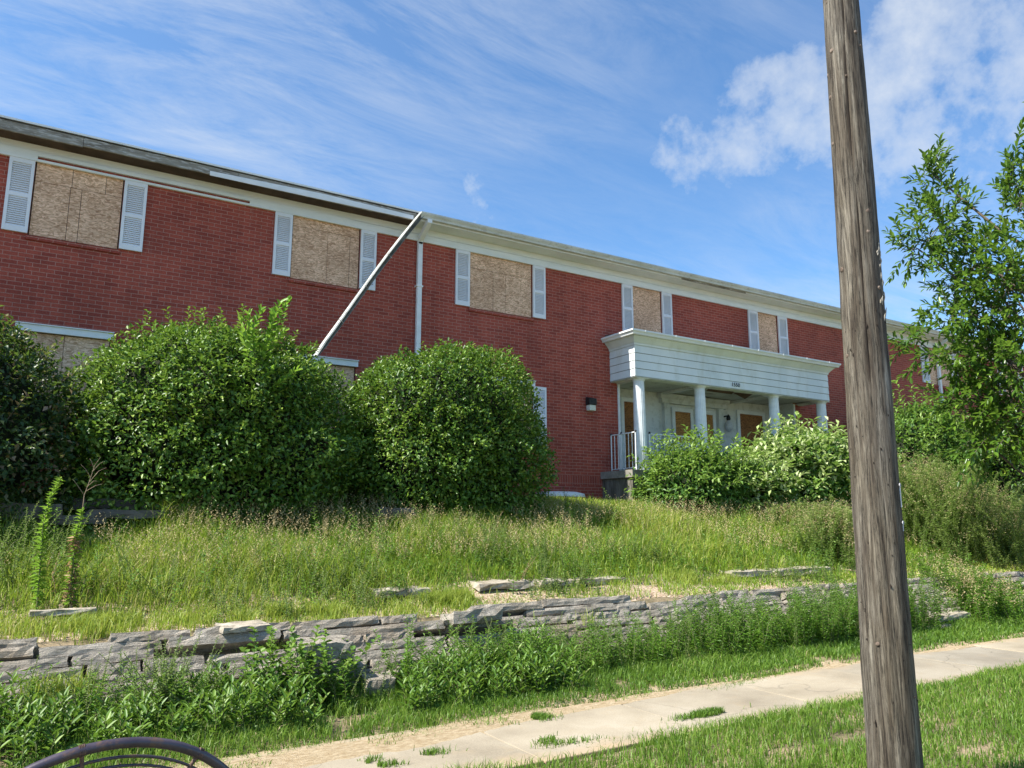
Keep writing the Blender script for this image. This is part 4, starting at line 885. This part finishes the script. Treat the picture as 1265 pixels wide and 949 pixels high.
# seed heads over the terrace
P = scatter(19000, -4, 26, 9.0, 11.3); pat = fbm(P*np.array([1, 1, 0]), .9, 19); P = P[(pat > -.2)]
n = len(P); H = np.interp(P[:, 1], [8.6, 10, 11.2], [.34, .46, .44])*rng.uniform(.75, 1.15, n); a = rng.uniform(0, 6.28, n); tipd = np.stack([np.cos(a)*.22, np.sin(a)*.22, np.ones(n)], 1)
Vs = [blades(P, H, .003*scl(P), .2, None)]
soupP = []
for k in range(7):
    q = P+tipd*(H*(.62+.06*k))[:, None]; dd = np.stack([np.cos(a+k*2.4), np.sin(a+k*2.4), np.full(n, .8)], 1)
    soupP.append(leafverts(q, dd, rng.normal(size=(n, 3)), .028*scl(P)**.4, .006*scl(P)**.6))
tag(soup('seed_heads', np.concatenate(soupP), LT_, np.clip(rng.normal(.5, .25, n*7), 0, 1), LS), kind='stuff')

# weed masses ---------------------------------------------------------
def weedstems(P, H, leaf, n_per_m, m, name, parent=None, spread=.9, rn=.5, six=False, seed=3, stem='stem', taper=.5, start=.1, updir=.55, kind='stuff', ramp_=.25):
    r_ = np.random.default_rng(seed); Vs = []; Rs = []; b = MB()
    for q, h in zip(P, H):
        lean = r_.normal(0, .2, 2); m_ = int(h*n_per_m); t = np.linspace(start, 1, m_)
        top = np.array([lean[0]*h, lean[1]*h, h]); Pp = q+top*t[:, None]+np.array([lean[0], lean[1], 0])*(h*t**2)[:, None]*.5
        a = np.arange(m_)*2.4+r_.uniform(0, 6); rd = np.stack([np.cos(a), np.sin(a), np.zeros(m_)], 1)
        Ld = rd*spread+np.array([0, 0, updir])*(.4+t[:, None])+r_.normal(size=(m_, 3))*.2; Nn = np.array([0, 0, 1.])-rd*.4+r_.normal(size=(m_, 3))*.25
        sz = (1-taper*t)*r_.uniform(.7, 1.2, m_)
        fn = leafverts6 if six else leafverts
        Vs.append(fn(Pp, Ld, Nn, leaf[0]*sz, leaf[1]*sz, .25)); Rs.append(rn+ramp_*(t-.5)+r_.normal(0, .13, m_)+r_.normal(0, .08))
        if stem: b.tube([q-np.array([0, 0, .03]), q+top*.5, Pp[-1]], [.004, .003, .0015], 4, cap=False)
    o = soup(name, np.concatenate(Vs), LT6 if six else LT_, np.concatenate(Rs), m, parent)
    if kind: tag(o, kind=kind)
    return o, b
def wpts(n, x0, x1, y0, y1, f=None):
    P = np.stack([rng.uniform(x0, x1, n), rng.uniform(y0, y1, n)], 1)
    if f is not None: P = P[f(P)]
    return np.column_stack([P, gz(P[:, 0], np.minimum(P[:, 1], 7.1))])
# goldenrod along the wall foot, thickest in the middle of the picture
def dens(P):
    x = P[:, 0]; d = np.interp(x, [-2, 1.0, 1.6, 2.8, 3.1, 3.7, 4.0, 10.5, 11.3, 11.7, 13.3, 13.8, 15.5, 22], [.35, .35, .55, .35, .45, .6, 1, 1, .8, .05, .04, .6, .7, .9]); return rng.random(len(P)) < d
P = wpts(1900, -2, 20, 6.5, 7.15, dens); H = np.interp(P[:, 0], [-2, 1, 2, 3.2, 4, 6, 9, 12, 14, 16, 20], [.40, .40, .42, .42, .52, .56, .60, .6, .32, .5, .6])*rng.uniform(.55, 1.15, len(P))*(1+.35*fbm(np.column_stack([P[:, :1], 0*P[:, :1], 0*P[:, :1]]), 1.8, 71))
o, b = weedstems(P, H, (.085, .016), 95, LW, 'goldenrod_weeds', seed=4); b.build('stems', M['stem'], o)
P = wpts(520, -2, 16, 6.5, 7.2, lambda P: (fbm(np.column_stack([P, np.zeros(len(P))]), .9, 41) > .1) & ~((P[:, 0] > 11.6) & (P[:, 0] < 13.6))); H = rng.uniform(.25, .62, len(P))
o, b = weedstems(P, H, (.032, .014), 150, LK, 'grey_green_weeds', seed=6, stem='stem', spread=1.0); b.build('stems', M['stem'], o)
P = wpts(1100, -2.2, 4.6, 6.15, 7.0); pt_ = fbm(np.column_stack([P[:, :2], np.zeros(len(P))]), 2.2, 61); P = P[pt_ > -.35]; pt_ = pt_[pt_ > -.35]; H = rng.uniform(.10, .30, len(P))*(1+.45*pt_)
o, b = weedstems(P, H, (.10, .03), 48, LB, 'dock_leaved_weeds', seed=7, six=True, updir=1.0, taper=.2, ramp_=.1); b.build('stems', M['stem'], o)
P = wpts(1100, -2, 14, 7.9, 10.4); P[:, 2] = gz(P[:, 0], P[:, 1]); f_ = fbm(P*np.array([1, 1, 0]), 1.3, 91); P = P[f_ > .45]; H = rng.uniform(.2, .5, len(P))*np.interp(P[:, 1], [7.9, 8.6, 9.9], [.5, .9, 1.1])
o, b = weedstems(P, H, (.075, .022), 75, LW, 'terrace_leafy_weeds', seed=18); b.build('stems', M['stem'], o)
P = wpts(260, -2, 14, 8.2, 10.6); P[:, 2] = gz(P[:, 0], P[:, 1]); f_ = fbm(P*np.array([1, 1, 0]), 1.7, 95); P = P[f_ > .6]; H = rng.uniform(.25, .5, len(P))
o, b = weedstems(P, H, (.045, .014), 80, LBr, 'dead_brown_weeds', seed=19); b.build('stems', M['drystem'], o)
# separate plants
def plant(name, label, cat, P, H, leaf, npm, m, seed, **kw):
    e = empty(name, (np.mean(P[:, 0]), np.mean(P[:, 1]), float(np.min(P[:, 2]))), label, cat)
    o, b = weedstems(P, H, leaf, npm, m, 'leaves', parent=e, seed=seed, kind=None, **kw); b.build('stem', M['stem'], e); return e
q = onY(372, 850, 6.75); n = 26; P = np.column_stack([q[0]+rng.normal(0, .17, n), 6.72+rng.normal(0, .08, n), np.full(n, .07)])
plant('weed_clump', 'glossy round-leaved weed clump growing up in front of the wall', 'weed', P, rng.uniform(.32, .66, n), (.075, .06), 55, LB, 11, six=True, taper=.25)
q = onY(200, 820, 6.8); n = 30; P = np.column_stack([q[0]+rng.normal(0, .18, n), 6.78+rng.normal(0, .08, n), np.full(n, .08)])
plant('weed_clump', 'wispy grey-green weed clump overlapping the wall at the left', 'weed', P, rng.uniform(.35, .68, n), (.045, .02), 110, LK, 12)
q = onY(498, 800, 6.9); n = 5; P = np.column_stack([q[0]+rng.normal(0, .05, n), 6.9+rng.normal(0, .03, n), np.full(n, .08)])
plant('weed_clump', 'single tall narrow weed standing between the fallen blocks', 'weed', P, rng.uniform(.5, .72, n), (.08, .018), 80, LW, 13)
q = onY(215, 870, 6.5); n = 5; P = np.column_stack([q[0]+rng.normal(0, .22, n), 6.5+rng.normal(0, .05, n), np.full(n, .06)])
# tall weeds on the terrace
def stalk(name, label, pts, leaf, npm, m, yy, seed, topm=None):
    W_ = [onY(px, py, yy) for px, py in pts]; W_[0][2] = float(gz(W_[0][0], yy))-.02
    e = empty(name, W_[0], label, 'weed'); r2 = np.random.default_rng(seed); b = MB(); b.tube(W_, np.linspace(.009, .003, len(W_)), 6); b.build('stem', M['stem'], e)
    Vs = []; Rs = []
    tot = sum(np.linalg.norm(W_[i+1]-W_[i]) for i in range(len(W_)-1)); k = int(tot*npm)
    cum = np.concatenate([[0], np.cumsum([np.linalg.norm(W_[i+1]-W_[i]) for i in range(len(W_)-1)])])/tot
    t = np.linspace(.08, 1, k); Pp = np.stack([np.interp(t, cum, [w[j] for w in W_]) for j in range(3)], 1)
    a = np.arange(k)*2.4; rd = np.stack([np.cos(a), np.sin(a), np.zeros(k)], 1)
    Vv = leafverts(Pp+r2.normal(0, .004, (k, 3)), rd*.8+np.array([0, 0, 1.])*(.3+.9*t[:, None])+r2.normal(size=(k, 3))*.3, np.array([0, 0, 1.])-rd*.3+r2.normal(size=(k, 3))*.2, leaf[0]*(1-.4*t)*r2.uniform(.55, 1.25, k), leaf[1], .5)
    soup('leaves', Vv, LT_, r2.normal(.5, .15, k)+.3*t, m, e); return e, W_
stalk('horseweed', 'tall curved weed with a plumed green tip, left of the dry flower stalk', [(48, 735), (50, 690), (53, 650), (62, 615), (75, 592)], (.085, .012), 230, L4, 8.5, 3)
e, W_ = stalk('lettuce_weed', 'weed with dead brown lower leaves and a dry branching flower stalk', [(86, 745), (90, 700), (94, 660), (102, 630)], (.085, .02), 170, L4, 8.55, 4)
b = MB(); tp_ = W_[-1]; sts = [onY(x_, y_, 8.55) for x_, y_ in ((102, 630), (104, 612), (110, 596), (117, 575))]
b.tube(sts, [.005, .004, .003, .002], 5)
for (x0, y0, x1, y1, x2, y2) in ((104, 612, 96, 600, 90, 592), (106, 607, 118, 600, 126, 598), (107, 602, 116, 594, 121, 595), (110, 596, 122, 582, 131, 578), (112, 590, 106, 580, 100, 574), (114, 583, 122, 574, 128, 570), (116, 578, 113, 570, 111, 567), (117, 575, 122, 568, 124, 565)):
    b.tube([onY(x0, y0, 8.55), onY(x1, y1, 8.5), onY(x2, y2, 8.52)], [.0028, .002, .0015], 4)
b.build('flower_stalk', M['drystem'], e)
n = 130; t = rng.uniform(0, 1, n); Pp = np.stack([np.interp(t, [0, 1], [W_[0][j], W_[2][j]]) for j in range(3)], 1); a = rng.uniform(0, 6.28, n); rd = np.stack([np.cos(a), np.sin(a), rng.uniform(-.9, .1, n)], 1)
soup('dead_leaves', leafverts(Pp, rd, rng.normal(size=(n, 3)), .08, .018, .4), LT_, rng.normal(.55, .2, n), LBr, e)
# yellow crabgrass clumps
cg = [(345, 745, 7.85, .28, .2, 2600, 'large yellow-green grass clump on the wall top above the round-leaved weeds'), (555, 706, 8.15, .26, .12, 1800, 'yellow-green grass clump hiding the gap in the edging stones'), (440, 735, 7.95, .22, .1, 900, 'small yellow-green grass clump left of the edging stones'),
      (695, 766, 7.25, .13, .06, 800, 'bright yellow grass tuft growing out of the wall face'), (55, 852, 7.0, .14, .08, 500, 'pale dry grass tuft hanging over the wall at the far left'), (865, 705, 8.4, .35, .15, 1400, 'yellow-green grass clump between the two rows of edging stones'),
      (130, 765, 8.0, .3, .14, 1500, 'low yellow-green grass clump above the wall, below the weed with the dry flower stalk')]
for px, py, yy, rx, ry, n, lb in cg:
    q = onY(px, py, yy); z = q[2]-.05 if yy < 7.5 else None
    tuft(q[0], yy, rx, ry, n, .2, LC, label=lb, rn=.5, lean=.9, w=.008, z=z)
# mixed darker weeds on the slope
P = wpts(1500, -2, 14, 7.9, 9.9); P[:, 2] = gz(P[:, 0], P[:, 1]); f_ = fbm(P*np.array([1, 1, 0]), 1.0, 44); P = P[f_ > .25]; H = rng.uniform(.28, .62, len(P))*np.interp(P[:, 1], [7.9, 8.6, 9.9], [.5, .9, 1.1])
o, b = weedstems(P, H, (.05, .02), 110, LK, 'slope_weeds', seed=15); b.build('stems', M['stem'], o)
P = wpts(330, -2, 16, 8.3, 11.5); P[:, 2] = gz(P[:, 0], P[:, 1]); H = rng.uniform(.3, .6, len(P))
o, b = weedstems(P, H, (.09, .03), 60, L5, 'slope_broadleaf_weeds', seed=16, six=True); b.build('stems', M['stem'], o)
# big feathery weeds at the right
def bigweed(label, c, r, h, n, seed, m=LK2, leaf=(.06, .02), group=None):
    n = int(n*1.9)
    r2 = np.random.default_rng(seed); P = np.column_stack([c[0]+r2.normal(0, r*.5, n), c[1]+r2.normal(0, r*.35, n).clip(-.9, .9)]); P = np.column_stack([P, gz(P[:, 0], P[:, 1])])
    e = empty('feathery_weed', (c[0], c[1], float(P[:, 2].min())), label, 'weed', group)
    d = np.hypot(P[:, 0]-c[0], P[:, 1]-c[1])/r; H = h*np.clip(1-.35*d**2, .35, 1)*r2.uniform(.75, 1.05, n)
    o, b = weedstems(P, H, leaf, 105, m, 'leaves', parent=e, seed=seed, kind=None, spread=1.3, taper=.1, rn=.42, ramp_=.3); b.build('stems', M['stem'], e)
    # fine seed spray on top
    k = n*22; id_ = r2.integers(0, n, k); t = r2.uniform(.7, 1.05, k); q = P[id_]+np.stack([r2.normal(0, .06, k), r2.normal(0, .06, k), H[id_]*t], 1)
    soup('seed_spray', leafverts(q, r2.normal(size=(k, 3))+np.array([0, 0, .6]), r2.normal(size=(k, 3)), .03, .010), LT_, r2.uniform(0, 1, k), LS, e)
q = onY(1165, 700, 9.3); bigweed('tallest feathery grey-green weed mass right of the pole, under the thicket', (q[0], 9.3), 1.7, 1.95, 150, 21)
q = onY(1235, 700, 8.7); bigweed('feathery weed mass at the right edge, leaning over the wall', (q[0], 8.7), 1.7, 1.5, 120, 22)
q = onY(1035, 690, 9.0); bigweed('feathery weed clump just left of the pole at the end of the edging stones', (q[0], 9.0), .8, 1.05, 90, 23)
q = onY(985, 650, 10.6); bigweed('low brownish weed patch in front of the pale-leaved porch bush', (q[0], 10.6), 1.0, .6, 60, 24)
q = onY(1215, 770, 6.9); bigweed('dark weed clump at the wall foot at the right edge', (q[0], 7.0), .9, .75, 90, 25, LW, (.07, .016))

# ------------------------------------------------------------------ sun and sky
sunv = unit(np.array([-.61, .05, .79])); EL = math.asin(sunv[2]); AZ = math.atan2(sunv[0], sunv[1])
sd_ = bpy.data.lights.new('sun', 'SUN'); sd_.energy = 5.0; sd_.angle = math.radians(.53); sd_.color = (1, .945, .86)
so = bpy.data.objects.new('sun', sd_); COL.objects.link(so); so.rotation_euler = Vector(-sunv).to_track_quat('-Z', 'Y').to_euler(); so.location = (0, 0, 30)
w = bpy.data.worlds.new('World'); S.world = w; w.use_nodes = True; nt = w.node_tree; lk = nt.links; bg = nt.nodes['Background']
sky = N(nt, 'ShaderNodeTexSky', sky_type='NISHITA', sun_disc=False); sky.sun_elevation = EL; sky.sun_rotation = AZ
sky.air_density = 1.0; sky.dust_density = .6; sky.ozone_density = 1.6
tc = nt.nodes.new('ShaderNodeTexCoord'); sx = nt.nodes.new('ShaderNodeSeparateXYZ'); lk.new(tc.outputs['Generated'], sx.inputs[0])
zz = math_(nt, 'MAXIMUM', sx.outputs['Z'], .03); zz = math_(nt, 'ADD', zz, .12)
cb = nt.nodes.new('ShaderNodeCombineXYZ'); lk.new(math_(nt, 'DIVIDE', sx.outputs['X'], zz), cb.inputs[0]); lk.new(math_(nt, 'DIVIDE', sx.outputs['Y'], zz), cb.inputs[1])
def wn(scale, st, rot, det, rgh, dist, loc=(0, 0, 0)):
    mp = nt.nodes.new('ShaderNodeMapping'); mp.inputs['Scale'].default_value = st; mp.inputs['Rotation'].default_value = (0, 0, rot); mp.inputs['Location'].default_value = loc
    lk.new(cb.outputs[0], mp.inputs[0]); return noise(nt, mp.outputs[0], scale, det, rgh, dist)
ci = wn(1.9, (1, 3.4, 1), 2.2, 12, .70, .45); cr_ = ramp(nt, [(.40, g3(.04)), (.72, g3(.58))]); lk.new(ci, cr_.inputs[0])
c2 = wn(.6, (1, 1.2, 1), .3, 5, .5, .2, (4, 1, 0)); cr2 = ramp(nt, [(.40, g3(.22)), (.64, g3(1))]); lk.new(c2, cr2.inputs[0])
cirrus = math_(nt, 'MULTIPLY', cr_.outputs[0], cr2.outputs[0])
# puffy bank around one direction of the sky
def lobe(px, py, width):
    d = unit(ray(px, py)); dt = N(nt, 'ShaderNodeVectorMath', operation='DOT_PRODUCT'); lk.new(tc.outputs['Generated'], dt.inputs[0]); dt.inputs[1].default_value = tuple(d)
    mr = nt.nodes.new('ShaderNodeMapRange'); mr.interpolation_type = 'SMOOTHSTEP'; mr.inputs[1].default_value = math.cos(math.radians(width)); mr.inputs[2].default_value = 1.0; lk.new(dt.outputs['Value'], mr.inputs[0]); return mr.outputs[0]
pm = math_(nt, 'MULTIPLY', lobe(1240, 55, 9.5), .85)
for px, py, wd, k in ((1130, 95, 9, .95), (1010, 115, 7, .9), (930, 150, 6, .75), (870, 180, 6, .55), (1170, 150, 8, .5)):
    pm = math_(nt, 'MAXIMUM', pm, math_(nt, 'MULTIPLY', lobe(px, py, wd), k))
nz = nt.nodes.new('ShaderNodeTexNoise'); nz.inputs['Scale'].default_value = 8.0; nz.inputs['Detail'].default_value = 9; nz.inputs['Roughness'].default_value = .6; lk.new(tc.outputs['Generated'], nz.inputs['Vector'])
pf = math_(nt, 'ADD', math_(nt, 'MULTIPLY', pm, .75), math_(nt, 'MULTIPLY', math_(nt, 'SUBTRACT', nz.outputs['Fac'], .5), 2.2))
pr2 = ramp(nt, [(.355, g3(0)), (.54, g3(.40)), (1.0, g3(.95))]); lk.new(pf, pr2.inputs[0])
fac = math_(nt, 'MAXIMUM', cirrus, pr2.outputs[0])
SKYK = (1, 1, 1)
sk = mix(nt, 1.0, sky.outputs[0], (.66, .93, 1.12), 'MULTIPLY')
cc = mix(nt, fac, sk, (3.8, 4.1, 4.5)); lk.new(cc, bg.inputs['Color']); bg.inputs['Strength'].default_value = .098

vs = S.view_settings; vs.view_transform = 'Standard'; vs.look = 'None'; vs.exposure = 1.08; vs.gamma = 1; vs.use_curve_mapping = False
S.render.resolution_x = 1024; S.render.resolution_y = 768
S.cycles.max_bounces = 6; S.cycles.diffuse_bounces = 3; S.cycles.transmission_bounces = 3; S.cycles.glossy_bounces = 2
